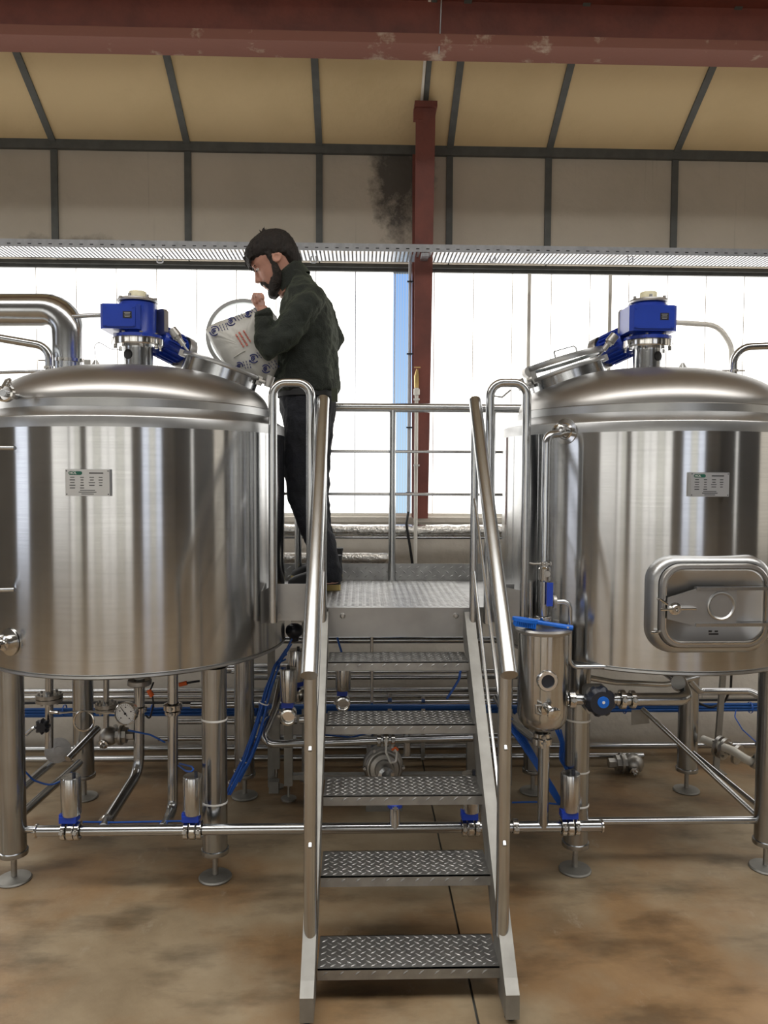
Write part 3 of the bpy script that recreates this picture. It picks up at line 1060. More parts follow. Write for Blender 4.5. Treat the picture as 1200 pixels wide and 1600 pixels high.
# deck
dk = MB()
tl_edge = lambda y: TL.x + sqrt(max(.02, (TR + .02) ** 2 - (y - TL.y) ** 2))
tr_edge = lambda y: TRC.x - sqrt(max(.02, (TR + .02) ** 2 - (y - TRC.y) ** 2))
ys = [3.27 + .86 * k / 24 for k in range(25)]
lft = [V((tl_edge(y), y, PZ_ - .005)) for y in ys]
rgt = [V((tr_edge(y), y, PZ_ - .005)) for y in ys]
deck = MB().prism(lft[::-1] + rgt, (0, 0, .005)).obj('deck', M['plate'], ap, smooth=0)
lz = MB()
lozenges(lz, (-.19, 3.275, PZ_), (1, 0, 0), (0, 1, 0), .70, .85)
lozenges(lz, (-.33, 3.275, PZ_), (1, 0, 0), (0, 1, 0), .13, .45)
lz.obj('raised_pattern', M['plate'], deck, smooth=0)['kind'] = 'stuff'
# curved kerb following each vessel
for pts in (lft, rgt):
    k = MB()
    for i in range(len(pts) - 1):
        a, b = pts[i], pts[i + 1]
        d = (b - a)
        k.obox((a + b) / 2 + V((0, 0, .012)), d / 2, V((.002, 0, 0)), V((0, 0, .014)))
    k.obj('curved_kerb', M['rail'], ap, smooth=0)
fp = MB().box(SXL - .008, SXR + .025, 3.262, 3.27, .960, PZ_).obj('front_plate', M['panelplate'], ap, smooth=0)
for x in (SXL + .055, SXR - .035):
    MB().lathe((x, 3.262, 1.052), (0, -1, 0), [(.013, 0), (.013, .002), (.009, .004), (.007, .009), (0, .010)], 16).obj('bolt', M['cast'], fp)
# wings beside the stairs with their raised kick plates
for s, xa, xb, xo in ((-1, -.36, -.215, -.42), (1, .56, .66, .70)):
    wp = MB().box(xa, xb, 3.268, 3.274, 1.030, 1.188).obj('wing_plate', M['panelplate'], ap, smooth=0)
    sd = MB().prism([(xo, 3.20, 1.03), (xa, 3.26, 1.03), (xa, 3.26, 1.188), (xo, 3.20, 1.165)], (0, .005, 0)).obj('wing_return', M['panelplate'], ap, smooth=0)
    MB().lathe((xa + .012, 3.268, 1.055), (0, -1, 0), [(.006, 0), (.006, .008), (0, .008)], 8).obj('bolt', M['cast'], wp)
    MB().lathe((xb - .012, 3.268, 1.055), (0, -1, 0), [(.006, 0), (.006, .008), (0, .008)], 8).obj('bolt', M['cast'], wp)
# grab hoops
def hoop(xo, xi, zt, zo, zi, y):
    MB().tube([(xo, y, zo), (xo, y, zt), (xi, y, zt), (xi, y, zi)], .0182, 20, bend=.055).obj('grab_hoop', M['rail'], ap)
hoop(-.367, -.210, 2.033, 1.035, 1.03, 3.205)
hoop(.690, .536, 2.04, 1.035, 1.03, 3.205)
MB().tube([(.555, 3.2, 2.02), (.55, 3.2, 1.985), (.585, 3.2, 1.98), (.62, 3.2, 2.01)], .004, 6).obj('safety_chain', M['cast'], ap)
# rear toe board and guard rail
tb = MB().box(-.46, .78, 4.118, 4.124, PZ_ - .01, PZ_ + .088).obj('toe_board', M['plate'], ap, smooth=0)
lz = MB()
lozenges(lz, (-.45, 4.118, PZ_ + .002), (1, 0, 0), (0, 0, 1), 1.22, .084, pitch=.046, L=.014, W=.004)
lz.obj('raised_pattern', M['plate'], tb, smooth=0)['kind'] = 'stuff'
MB().tube([(-.42, 4.10, 2.010), (.92, 4.10, 2.010)], .0245, 20).obj('top_rail', M['rail'], ap)
for z in (1.778, 1.551):
    MB().tube([(-.42, 4.10, z), (.92, 4.10, z)], .008, 10).obj('mid_rail', M['rail'], ap)
for x in (-.335, .166, .70):
    MB().cyl((x, 4.10, PZ_ - .005), (x, 4.10, 2.0), .0195, n=18).obj('rail_post', M['rail'], ap)
# frame under the deck with its rear legs
un = MB()
un.box(-.34, .66, 4.07, 4.12, 1.02, 1.08)
un.box(-.30, .62, 3.28, 3.32, 1.02, 1.08)
un.obj('under_frame', M['dull'], ap, smooth=0)
for x in (-.29, .63):
    MB().box(x - .025, x + .025, 4.08, 4.12, .03, 1.03).obj('support_leg', M['dull'], ap, smooth=0)
    MB().lathe((x, 4.1, 0), (0, 0, 1), [(0, 0), (.04, 0), (.04, .01), (.01, .03), (0, .03)], 16).obj('foot_pad', M['cast'], ap)
# ------------------------------------------------------------------ pipework helpers
def pipe(name, label, pts, r, mat='steel', bend=0, cat='pipe', m=14, group=None):
    o = MB().tube(pts, r, m, bend=bend).obj(name, M[mat])
    return tag(o, label, cat, group)

def clamp(t, c, axis, R, w=.012, name='clamp', mat='chrome', ears=True, part=None):
    """hinged tri-clamp ring round a pipe"""
    c, axis = V(c), V(axis).normalized()
    b = MB().lathe(c, axis, [(R * .8, -w * .62), (R, -w * .5), (R, w * .5), (R * .8, w * .62)], 24)
    o = b.obj(name, M[mat], t)
    if ears:
        u, v, _ = MB.frame(axis, (0, -1, .2))
        MB().obox(c + u * (R + .004), u * .007, v * .005, axis * w * .45).obj('clamp_ear', M['cast'], o, smooth=0)
        MB().cyl(c + u * (R + .004) - v * .011, c + u * (R + .004) + v * .011, .0035, n=8).obj('clamp_bolt', M['cast'], o)
    return o

# ---- manifold along the front of both vessels
YM = 2.98
ma = P(58, 1300, YM); mb_ = P(939, 1292, YM)
zm = .256
XA, XB = ma.x, mb_.x
mf = thing('manifold_pipe', 'long polished manifold pipe running low across the front of both vessels', 'pipe', (XA, YM, zm))
MB().tube([(XA, YM, zm), (P(100, 1300, YM).x, YM, zm)], .021, 20).obj('pipe_length', M['steel'], mf)
cuts = [112, 302, 735, 890]
gx = [P(v, 1297, YM).x for v in cuts]
ends = [P(100, 1300, YM).x] + gx + [XB]
for i in range(1, len(ends) - 1):
    MB().tube([(ends[i] + .012, YM, zm), (ends[i + 1] - (.012 if i < len(ends) - 2 else 0), YM, zm)], .021, 20).obj('pipe_length', M['steel'], mf)
MB().lathe((XA, YM, zm), (-1, 0, 0), [(.021, -.004), (.027, 0), (.027, .005), (.018, .006), (.018, -.02), (0, -.02)], 24).obj('end_ferrule', M['chrome'], mf)
MB().lathe((XB, YM, zm), (1, 0, 0), [(.021, -.004), (.026, 0), (.026, .006), (0, .007)], 24).obj('end_ferrule', M['chrome'], mf)
tx_ = P(848, 1290, YM).x
MB().tube([(tx_, YM, zm), (tx_, YM, .60)], .0225, 20).obj('branch', M['steel'], mf)
xb2 = P(617, 1290, YM).x
MB().tube([(xb2, YM, zm), (xb2 - .003, YM + .02, .44)], .0215, 20).obj('branch', M['steel'], mf)
clamp(mf, (xb2, YM + .01, .345), (0, 0, 1), .03, .014, mat='bluepl')
clamp(mf, (P(805, 1294, YM).x, YM, zm), (1, 0, 0), .031, .02)

# ---- pneumatic butterfly valves
def make_valve(label, loc, group='pneumatic butterfly valves'):
    t = thing('pneumatic_valve', label, 'valve', loc, group)
    c = V(loc)
    body = MB().lathe(c, (1, 0, 0), [(0, -.013), (.034, -.013), (.037, -.009), (.037, .009), (.034, .013), (0, .013)], 28).obj('valve_body', M['chrome'], t)
    for s in (-1, 1):
        clamp(t, c + V((s * .026, 0, 0)), (1, 0, 0), .036, .016, name='union_ring')
    MB().box(c.x - .011, c.x + .011, c.y - .011, c.y + .011, c.z + .03, c.z + .055).obj('yoke', M['blackpl'], t, smooth=0)
    MB().obox(c + V((-.006, -.004, .053)), (.032, 0, 0), (0, .026, 0), (0, 0, .012)).obj('position_collar', M['bluepl'], t, smooth=0)
    MB().obox(c + V((-.03, -.01, .060)), (.010, 0, 0), (0, .014, 0), (0, 0, .014)).obj('collar_tab', M['bluepl'], t, smooth=0)
    a = MB().lathe(c + V((0, 0, 0)), (0, 0, 1), [(0, .066), (.036, .066), (.0385, .070), (.0385, .212), (.036, .217), (0, .218)], 30).obj('actuator', M['tank'], t)
    MB().cyl(c + V((.012, 0, .216)), c + V((.012, 0, .232)), .007, n=10).obj('air_fitting', M['blackpl'], a)
    return t
v1 = make_valve('pneumatic valve at the far left end of the low manifold pipe', (gx[0], YM, zm))
dup(v1, (gx[1], YM, zm), 'pneumatic valve on the manifold beside the leg left of the stairs')
dup(v1, (gx[2], YM, zm), 'pneumatic valve on the manifold half hidden behind the stair stringer')
dup(v1, (gx[3], YM, zm), 'pneumatic valve in front of the zip-tied leg under the right vessel')
p5 = P(451, 1118, 3.42)
dup(v1, p5, 'pneumatic valve with round clamp end facing out, left of the handrail', -pi / 2)
p6 = P(536, 1098, 3.85)
dup(v1, p6, 'pneumatic valve under the top stair tread', -pi / 2)
p7 = P(463, 1085, 3.62)
v7 = dup(v1, p7, 'dark pneumatic valve with black cap just below the platform wing', -.6)
mc_ = V(p7) + V((-.012, 0, .255))
MB().lathe(mc_, (0, 0, 1), [(0, 0), (.02, 0), (.024, .02), (.036, .03), (.042, .045), (.042, .058), (.036, .072), (.02, .082), (0, .084)], 24).obj('black_cap', M['blackpl'], v7)

# ---- strainer vessel left of the right-hand tank
fc = P(848, 1060, YM); fc.y = YM
zt, zb = 1.057, .66
fv = thing('strainer_vessel', 'small upright steel strainer pot hanging in front of the right vessel', 'vessel', (fc.x, YM, zb))
rF = .0985
MB().lathe((fc.x, YM, 0), (0, 0, 1), [(.022, .640), (.04, .652), (.075, .668), (.092, .69), (rF, .72), (rF, zt - .016)], 56).obj('pot', M['tank'], fv)
MB().lathe((fc.x, YM, 0), (0, 0, 1), [(rF, zt - .018), (.108, zt - .014), (.110, zt - .004), (.106, zt + .004), (.05, zt + .012), (0, zt + .014)], 56).obj('lid', M['dome'], fv)
sg = P(855, 1064, YM - rF)
sg.y = YM - rF + .006
MB().lathe(sg, (0.07, -1, 0), [(.040, -.012), (.040, .012), (.037, .016), (.026, .016), (.024, .010), (.0235, .010)], 32).obj('sight_glass_flange', M['chrome'], fv)
MB().lathe(sg, (0.07, -1, 0), [(0, .0105), (.0245, .0105)], 28).obj('sight_glass', M['blackpl'], fv)
sp = P(857, 1108, YM - rF)
sp.y = YM - rF + .006
sv = MB().lathe(sp, (0.25, -1, -.15), [(.030, -.01), (.030, .004), (.016, .008), (.016, .04), (.026, .044), (.027, .052), (.02, .056), (0, .057)], 24).obj('sample_port', M['chrome'], fv)
MB().tube([sp + V((-.028, -.012, .016)), sp + V((-.052, -.016, .018)), sp + V((-.05, -.016, -.012)), sp + V((-.03, -.012, -.02))], .005, 8).obj('wing_nut', M['cast'], sv)
clamp(fv, (fc.x, YM, .606), (0, 0, 1), .040, .022)
clamp(fv, (fc.x, YM, .630), (0, 0, 1), .034, .014)
MB().lathe((fc.x, YM, 0), (0, 0, 1), [(.0225, .58), (.0225, .645)], 20).obj('outlet', M['steel'], fv)
bb = MB().lathe((fc.x + .055, YM + .02, zt + .008), (0, 0, 1), [(.012, 0), (.012, .018), (0, .02)], 12)
bb.obj('vent_plug', M['cast'], fv)

# riser from the strainer up to the vessel wall, with its ball valve
rq, rn = on_shell(884, 674, TRC)
rx = P(852, 800, YM).x
rs = thing('riser_pipe', 'upright pipe rising from the strainer pot to the top of the right vessel', 'pipe', (rx, YM, zt))
ztop = P(852, 680, YM).z
MB().tube([(rx, YM, zt + .012), (rx, YM, ztop), (rx + .055, YM + .04, ztop + .008), rq], .0155, 18, bend=.035).obj('pipe_run', M['steel'], rs)
MB().lathe(rq, rn, [(0, .012), (.030, .012), (.034, .006), (.052, .004), (.052, 0)], 28).obj('wall_flange', M['chrome'], rs)
clamp(rs, rq + rn * .035 + V((-.01, 0, 0)), rn, .026, .014)
for py in (880, 966):
    cl = clamp(rs, (rx, YM, P(850, py, YM).z), (0, 0, 1), .029, .013)
    zz = P(850, py, YM).z
    MB().tube([(rx - .02, YM - .02, zz), (rx - .05, YM - .025, zz), (rx - .065, YM - .025, zz + .004)], .004, 8).obj('clamp_handle', M['cast'], cl)
zv = P(850, 897, YM).z
bv = MB().lathe((rx, YM, zv), (0, 0, 1), [(.0155, -.03), (.024, -.022), (.024, .022), (.0155, .03)], 20).obj('ball_valve', M['chrome'], rs)
MB().cyl((rx + .005, YM - .03, zv + .004), (rx + .005, YM, zv + .004), .012, n=14).obj('valve_stem', M['cast'], bv)
MB().obox((rx + .014, YM - .034, zv - .075), (.012, 0, 0), (0, .004, 0), (0, 0, .046)).obj('lever', M['bluepl'], bv, smooth=0)
zl = P(870, 940, YM).z
MB().lathe((rx + .02, YM - .004, zl), (1, 0, 0), [(.014, 0), (.014, .012), (.026, .014), (.026, .026), (.012, .028)], 20).obj('side_outlet', M['cast'], rs)
# drain line turning down and across under the right vessel
xd = P(892, 1000, YM - .02).x
zd = P(950, 1054, 2.86).z
pipe('drain_line', 'thin pipe dropping beside the strainer then running right under the vessel', [(rx + .045, YM - .004, zl), (xd, YM - .004, zl), (xd, YM - .004, zd), (2.3, YM - .004, zd)], .0092, 'steel', bend=.035)
# short vertical link behind the riser
pipe('link_tube', 'short thin upright tube beside the right grab hoop', [P(829, 908, 3.08), P(829, 985, 3.08)], .0075, 'steel')

# ---- diaphragm valve and feed pipe from strainer to vessel
zf = P(905, 1093, YM).z
fd = thing('feed_pipe', 'fat steel pipe leading right from the strainer with black hand wheel', 'pipe', (fc.x + rF, YM, zf))
x1 = P(905, 1090, YM).x; x2 = P(962, 1088, YM).x; x3 = P(1075, 1086, YM).x
MB().tube([(fc.x + rF - .01, YM, zf), (x2, YM, zf)], .021, 20).obj('inlet_stub', M['steel'], fd)
clamp(fd, (P(893, 1093, YM).x, YM, zf), (1, 0, 0), .034, .022)
MB().bbox((P(930, 1090, YM).x, YM, zf + .004), (.045, 0, 0), (0, 0, .052), (0, .03, 0), .25).obj('valve_body', M['cast'], fd, smooth=25)
hw = P(941, 1099, YM - .07)
hw.y = YM - .055
kn = MB()
ring0, ring1, ring2 = [], [], []
for k in range(48):
    q = 2 * pi * k / 48
    r_ = .0565 + .003 * (1 if (k // 3) % 2 else -1)
    d = V((cos(q), 0, sin(q)))
    ring0.append(hw + d * r_ + V((0, .03, 0)))
    ring1.append(hw + d * r_)
    ring2.append(hw + d * .046 + V((0, -.016, 0)))
kn.loft([ring0, ring1, ring2])
kn.obj('hand_wheel', M['blackpl'], fd, smooth=30)
MB().lathe(hw + V((0.004, -.0162, .004)), (0, -1, 0), [(.023, 0), (.022, .003), (0, .004)], 24).obj('blue_cap', M['brush'], fd)
MB().lathe(hw + V((0.004, -.0202, .004)), (0, -1, 0), [(.006, 0), (.005, .002), (0, .002)], 12).obj('cap_screw', M['white'], fd)
MB().tube([(x2, YM, zf), (x3, YM, zf), (x3 + .02, YM + .12, zf + .04), (x3 - .03, YM + .45, zf + .09)], .0245, 20, bend=.05).obj('pipe_run', M['steel'], fd)
clamp(fd, (P(972, 1087, YM).x, YM, zf), (1, 0, 0), .038, .018)
clamp(fd, (P(988, 1087, YM).x, YM, zf), (1, 0, 0), .035, .016)
el = P(1062, 1068, 3.1)
MB().tube([P(1060, 1070, 3.1), P(1060, 1066, 3.02)], .028, 18).obj('capped_stub', M['leg'], fd)

# ---- brush on the strainer lid
br = thing('scrub_brush', 'bright blue scrubbing brush lying across the strainer lid', 'brush', (fc.x, YM - .03, zt + .01))
b0, b1, b2 = P(802, 971, YM - .05), P(836, 975, YM - .05), P(894, 984, YM - .05)
dx = (b2 - b0).normalized()
up = V((-dx.z, 0, dx.x))
hd = []
for k in range(20):
    q = 2 * pi * k / 20
    hd.append(b0 + dx * (.044 + .050 * cos(q)) + V((0, 1, 0)) * (.030 * sin(q)) + up * .006)
MB().prism(hd, up * .012).obj('brush_head', M['brush'], br, smooth=30)
bs = MB()
for i in range(11):
    for j in range(-2, 3):
        q = b0 + dx * (.008 + i * .0075) + V((0, .010 * j, 0))
        bs.cyl(q - up * .014, q + up * .007, .0034, n=6)
bs.obj('bristles', M['brush'], br)['kind'] = 'stuff'
MB().tube([b0 + dx * .085 + up * .011, b0 + dx * .115 + up * .010, b0 + dx * .16 + up * .009, b2 + up * .007], .008, 10, radii=[.010, .008, .0085, .0105]).obj('handle', M['brush'], br)
MB().lathe(b2 - dx * .02 + V((0, -.009, .008)), (0, -1, 0), [(.004, 0), (.004, .003), (0, .003)], 12).obj('hanging_hole', M['pvc'], br)

# ---- braces and drop pipes under the left vessel
def PP(*a):
    return [P(*q) for q in a]
pipe('leg_brace', 'thin tube joining the far left leg to the manifold end', PP((30, 1296, 3.10), (120, 1296, 3.10)), .014)
pipe('drop_pipe', 'straight drop pipe with union left of the front right leg', [P(270, 1050, 3.3), P(270, 1262, 3.3), P(262, 1282, 3.2), V((P(252, 1297, YM).x, YM + .004, zm))], .0225, bend=.05)
d2 = thing('drop_pipe', 'drop pipe below the left vessel centre bending towards the floor', 'pipe', P(217, 1075, 3.49))
MB().tube([P(218, 1060, 3.49), P(217, 1205, 3.49), P(166, 1285, 3.18), V((P(160, 1297, YM).x, YM + .004, zm))], .0238, 18, bend=.09).obj('pipe_run', M['steel'], d2)
MB().lathe(P(218, 1066, 3.49), (0, 0, 1), [(.05, -.012), (.054, -.008), (.054, .01), (.05, .014)], 24).obj('outlet_flange', M['cast'], d2)
clamp(d2, P(217, 1108, 3.49), (0, 0, 1), .036, .022)
clamp(d2, P(166, 1286, 3.19), (P(217, 1205, 3.49) - P(166, 1288, 3.18)), .034, .016)
clamp_t = thing('pipe_union', 'bolted union ring on the straight drop pipe under the left vessel', 'pipe fitting', P(270, 1108, 3.3))
clamp(clamp_t, P(270, 1104, 3.3), (0, 0, 1), .040, .022)
clamp(clamp_t, P(270, 1113, 3.3), (0, 0, 1), .034, .012)
pipe('floor_pipe', 'upper of two sloping pipes running back past the far left leg', PP((20, 1243, 3.14), (104, 1172, 3.9)), .0185)
pipe('floor_pipe', 'lower of two sloping pipes running back past the far left leg', PP((20, 1284, 3.1), (124, 1192, 3.75)), .0185)
pipe('open_pipe', 'short sloping pipe with open end below the pressure gauge', PP((106, 1186, 3.55), (153, 1138, 3.75)), .0165)
# flanged line under the left vessel
def flange_line(label, px, yt, yb, yfl, Y, r, R):
    t = thing('flanged_pipe', label, 'pipe', P(px, yb, Y))
    MB().tube([P(px, yt, Y), P(px, yb, Y)], r, 16).obj('pipe_run', M['steel'], t)
    for k in (-1, 1):
        c = P(px, yfl, Y) + V((0, 0, k * .010))
        MB().lathe(c, (0, 0, 1), [(r, -.008), (R, -.008), (R, .008), (r, .008)], 26).obj('flange', M['cast'], t)
    for k in range(8):
        q = 2 * pi * (k + .5) / 8
        c = P(px, yfl, Y) + V((cos(q), sin(q), 0)) * (R * .78)
        MB().cyl(c - V((0, 0, .026)), c + V((0, 0, .026)), .006, n=6).obj('flange_bolt', M['cast'], t)
    return t
f1 = flange_line('flanged pipe with black star knob beside the far left leg', 77, 1050, 1168, 1090, 3.45, .0175, .058)
f2 = flange_line('slim flanged pipe just left of the pressure gauge', 166, 1060, 1160, 1105, 3.5, .013, .050)
MB().lathe(P(90, 1172, 3.6), (.5, -1, 0.2), [(0, 0), (.058, 0), (.058, .014), (.02, .016), (.02, .03), (0, .03)], 26).obj('end_flange', M['cast'], f1)
kb = MB()
kc = P(65, 1136, 3.38)
r0, r1, r2 = [], [], []
for k in range(48):
    q = 2 * pi * k / 48
    rr = .031 + .004 * cos(8 * q)
    d = V((cos(q), 0, sin(q)))
    r0.append(kc + d * rr + V((0, .02, 0))); r1.append(kc + d * rr); r2.append(kc + d * rr * .7 + V((0, -.01, 0)))
kb.loft([r0, r1, r2]).obj('star_knob', M['blackpl'], f1, smooth=30)
MB().tube([P(40, 1148, 3.42), P(52, 1137, 3.42), P(76, 1136, 3.44)], .009, 10, bend=.03).obj('side_branch', M['steel'], f1)
MB().tube([P(80, 1112, 3.4), P(92, 1114, 3.36)], .008, 10).obj('nozzle', M['chrome'], f1)

# pressure gauge with its coil
ga = thing('pressure_gauge', 'round white pressure gauge under the left vessel', 'gauge', P(196, 1115, 3.25))
gc = P(196, 1115, 3.25)
gd = V((-.18, -1, .1)).normalized()
MB().lathe(gc, gd, [(0, -.03), (.045, -.03), (.047, -.02), (.0485, .004), (.045, .007), (.043, .004)], 36).obj('case', M['chrome'], ga)
MB().lathe(gc, gd, [(0, .001), (.0435, .001)], 36).obj('dial', M['dial'], ga)
gu, gv, _ = MB.frame(gd, (0, 0, 1))
tk = MB()
for k in range(21):
    q = radians(-135 + 270 * k / 20)
    d = gu * cos(q) + gv * sin(q)
    tk.obox(gc + gd * .0016 + d * .037, d * (.004 if k % 5 == 0 else .0025), d.cross(gd) * .0006, gd * .0003)
for k in range(5):
    q = radians(-135 + 270 * k / 4)
    d = gu * cos(q) + gv * sin(q)
    tk.obox(gc + gd * .0016 + d * .027, gv * .003, gu * .0022, gd * .0003)
tk.obj('scale_marks', M['ink'], ga, smooth=0)['kind'] = 'stuff'
q = radians(40)
d = gu * cos(q) + gv * sin(q)
MB().obox(gc + gd * .003 + d * .010, d * .024, d.cross(gd) * .0013, gd * .0005).obj('needle', M['ink'], ga, smooth=0)
MB().lathe(gc + gd * .003, gd, [(.005, 0), (.005, .002), (0, .002)], 12).obj('needle_hub', M['ink'], ga)
cl_ = []
for k in range(30):
    q = 2 * pi * k / 28
    cl_.append(P(131 + 15.5 * sin(q), 1126.5 - 15.5 * cos(q), 3.33 - .0008 * k))
MB().tube([P(93, 1114, 3.36)] + cl_ + [P(188, 1115, 3.28)], .0042, 8).obj('coil_tube', M['chrome'], ga)

def steam_trap(label, px, py, Y, s=1, vx=-1):
    t = thing('steam_trap', label, 'valve', P(px, py, Y))
    c = P(px, py, Y)
    MB().ell(c, .048 * s, .048 * s, .048 * s, 24, 16).obj('bowl', M['cast'], t, smooth=180)
    k = MB()
    MB().cyl(c + V((vx * .04 * s, 0, .004)), c + V((vx * .09 * s, 0, .004)), .040 * s, n=8).obj('cover', M['cast'], t)
    MB().lathe(c + V((vx * .062 * s, 0, .004)), (1, 0, 0), [(.048 * s, -.007), (.05 * s, -.004), (.05 * s, .004), (.048 * s, .007)], 20).obj('cover_flange', M['cast'], t)
    MB().cyl(c + V((vx * .09 * s, 0, .004)), c + V((vx * .125 * s, 0, .004)), .024 * s, n=6).obj('hex_plug', M['cast'], t)
    MB().lathe(c + V((-.010 * s, -.036 * s, -.022 * s)), (-.1, -1, -.3), [(.024 * s, 0), (.024 * s, .014), (.016 * s, .018), (.013 * s, .028), (.009 * s, .028), (.009 * s, .01), (0, .01)], 16).obj('outlet_boss', M['chrome'], t)
    MB().tube([c + V((0, .03, .01)), c + V((0, .10, .01))], .012, 10).obj('feed_tube', M['steel'], t)
    return t
steam_trap('round steam trap with bolted cover hanging under the pressure gauge', 170, 1150, 3.5, .92, 1)
steam_trap('round steam trap hanging under the right vessel near the rear leg', 990, 1193, 4.17, 1.14, -1)

# fittings on the left edge of the left vessel
sa = thing('sample_valve', 'small sample valve low on the left edge of the left vessel', 'valve', on_shell(14, 1003, TL)[0])
q_, n_ = on_shell(16, 1003, TL)
MB().lathe(q_, n_, [(.052, 0), (.052, .006), (.03, .008), (.03, .03), (.018, .034), (.018, .05)], 28).obj('flange', M['chrome'], sa)
MB().tube([q_ + n_ * .04, q_ + n_ * .10 + V((-.03, 0, .004))], .013, 12).obj('spout', M['chrome'], sa)
MB().tube([q_ + n_ * .06, q_ + n_ * .06 + V((.006, 0, -.035))], .008, 10).obj('drain_nipple', M['chrome'], sa)
MB().tube([q_ + n_ * .06, q_ + n_ * .06 + V((.0, -.004, .03)), q_ + n_ * .06 + V((.03, -.004, .034))], .006, 10).obj('lever', M['chrome'], sa)
for py, nm in ((700, 'upper'), (921, 'lower')):
    q_, n_ = on_shell(22, py, TL)
    o = MB().tube([q_, q_ + V((-.10, -.02, 0)), q_ + V((-.35, -.12, 0.005))], .0085, 12)
    tag(o.obj('gauge_arm', M['steel']), '%s level gauge arm on the left edge of the left vessel' % nm, 'pipe')
ca = thing('spray_inlet', 'clamped spray inlet on the left shoulder of the left vessel', 'pipe fitting', P(20, 620, 3.05))
e0, e1 = P(46, 624, 3.10), P(4, 614, 2.9)
MB().tube([e0, e1], .0125, 14).obj('inlet_tube', M['steel'], ca)
MB().lathe(e0, (e1 - e0), [(.016, -.006), (.02, 0), (.02, .006), (.0125, .01)], 18).obj('weld_boss', M['chrome'], ca)
clamp(ca, P(8, 614, 2.92), (e1 - e0), .034, .02)
MB().tube([P(3, 606, 2.9), P(9, 594, 2.88), P(18, 591, 2.88), P(11, 603, 2.9)], .0045, 8, bend=.01).obj('wing_nut', M['cast'], ca)

# ---- pipes above the vessels
big = thing('vapour_duct', 'very fat curved vapour pipe arching over the left vessel', 'pipe', P(107, 590, 3.95))
MB().tube([P(107, 610, 3.95), P(107, 560, 3.95), P(107, 486, 3.95), P(-20, 486, 3.95), P(-220, 486, 3.95)], .086, 32, bend=.34).obj('duct_run', M['steel'], big)
clamp(big, P(108, 565, 3.95), (0, 0, 1), .096, .016)
MB().obox(P(137, 566, 3.9), (.016, 0, 0), (0, .006, 0), (0, 0, .012)).obj('clamp_lug', M['cast'], big, smooth=0)
pl_ = thing('vent_pipe', 'slim bent pipe tucked below the fat vapour arch', 'pipe', P(77, 592, 3.8))
MB().tube([P(77, 605, 3.8), P(77, 542, 3.8), P(-120, 508, 3.8)], .0205, 18, bend=.07).obj('pipe_run', M['steel'], pl_)
clamp(pl_, P(77, 575, 3.8), (0, 0, 1), .028, .014)
MB().tube([P(60, 563, 3.8), P(70, 563, 3.8)], .005, 8).obj('pin', M['cast'], pl_)
pipe('thin_pipe', 'thin level pipe behind the left shoulder of the left vessel', PP((-60, 592, 3.95), (2, 582, 3.95), (70, 580, 3.95)), .0085, bend=.05)
pipe('thin_pipe', 'thin level pipe meeting the left blue gear motor', PP((104, 495, 3.9), (170, 492, 3.9)), .0115)
pipe('bent_pipe', 'slim pipe bending down to the right of the right blue motor', PP((1038, 503, 3.95), (1122, 508, 3.95), (1143, 540, 3.95), (1143, 600, 3.95)), .0135, 'pvcw', bend=.12)
rp = thing('bent_pipe', 'steel pipe entering at the right edge and bending down behind the vessel', 'pipe', P(1146, 592, 3.9))
MB().tube([P(1320, 536, 3.9), P(1146, 543, 3.9), P(1146, 605, 3.9)], .0195, 18, bend=.09).obj('pipe_run', M['steel'], rp)
clamp(rp, P(1146, 580, 3.9), (0, 0, 1), .028, .012)
MB().tube([P(1128, 579, 3.9), P(1164, 579, 3.9)], .0045, 8).obj('pin', M['cast'], rp)
# ------------------------------------------------------------------ pipe rack behind the stairs and along the wall
def hpipe(name, label, x0, x1, px, py, Y, r, mat='steel', cat='pipe', dz=0):
    z = P(px, py, Y).z
    o = MB().tube([(x0, Y, z), (x1, Y, z + dz)], r, 14).obj(name, M[mat])
    return tag(o, label, cat)
hpipe('rack_pipe', 'lowest long pipe along the foot of the back wall', -2.2, 1.62, 600, 1183, 4.28, .017)
hpipe('rack_pipe', 'second lowest long pipe along the foot of the back wall', -2.4, 2.8, 600, 1167, 4.40, .0185)
hpipe('rack_pipe', 'thin pipe below the second tread from the top', -.55, .9, 600, 1150, 4.3, .011)
hpipe('rack_pipe', 'pipe level with the blue hose bundle behind the stairs', -.9, .95, 600, 1101, 4.05, .0165, dz=.012)
hpipe('rack_pipe', 'thin upper rack pipe behind the stairs', -1.9, 1.0, 600, 1088, 4.2, .010)
hpipe('rack_pipe', 'rack pipe seen under the top tread', -2.0, 1.0, 600, 1078, 4.3, .0135)
hpipe('rack_pipe', 'dark rack pipe just under the top tread', -.7, 1.0, 600, 1058, 4.25, .014, 'leg')
hpipe('rack_pipe', 'bright slim rack pipe behind the top tread', -.7, 1.0, 600, 1049, 4.15, .011)
hpipe('rack_pipe', 'topmost dark pipe close under the platform', -.5, .8, 600, 1000, 4.02, .018, 'leg')
hpipe('lagged_pipe', 'fat pale pipe behind the left vessel rear leg', -.85, -.1, 430, 1044, 4.35, .030)
hpipe('rack_pipe', 'short pipe beside the rear leg below the blue hoses', -1.0, -.35, 430, 1127, 4.2, .015)
hpipe('rack_pipe', 'middle pipe behind the drop pipe of the left vessel', -1.1, -.35, 430, 1153, 4.15, .014)
pipe('rack_riser', 'thin upright rod behind the upper stair treads', PP((581, 985, 3.98), (581, 1106, 3.98)), .0085)
hk = thing('rack_hanger', 'narrow clip bracket strapping the pipes right of the thin rod', 'bracket', P(661, 1190, 4.0))
MB().obox(P(661, 1138, 4.02), (.010, 0, 0), (0, .003, 0), (0, 0, .17)).obj('strap', M['leg'], hk, smooth=0)
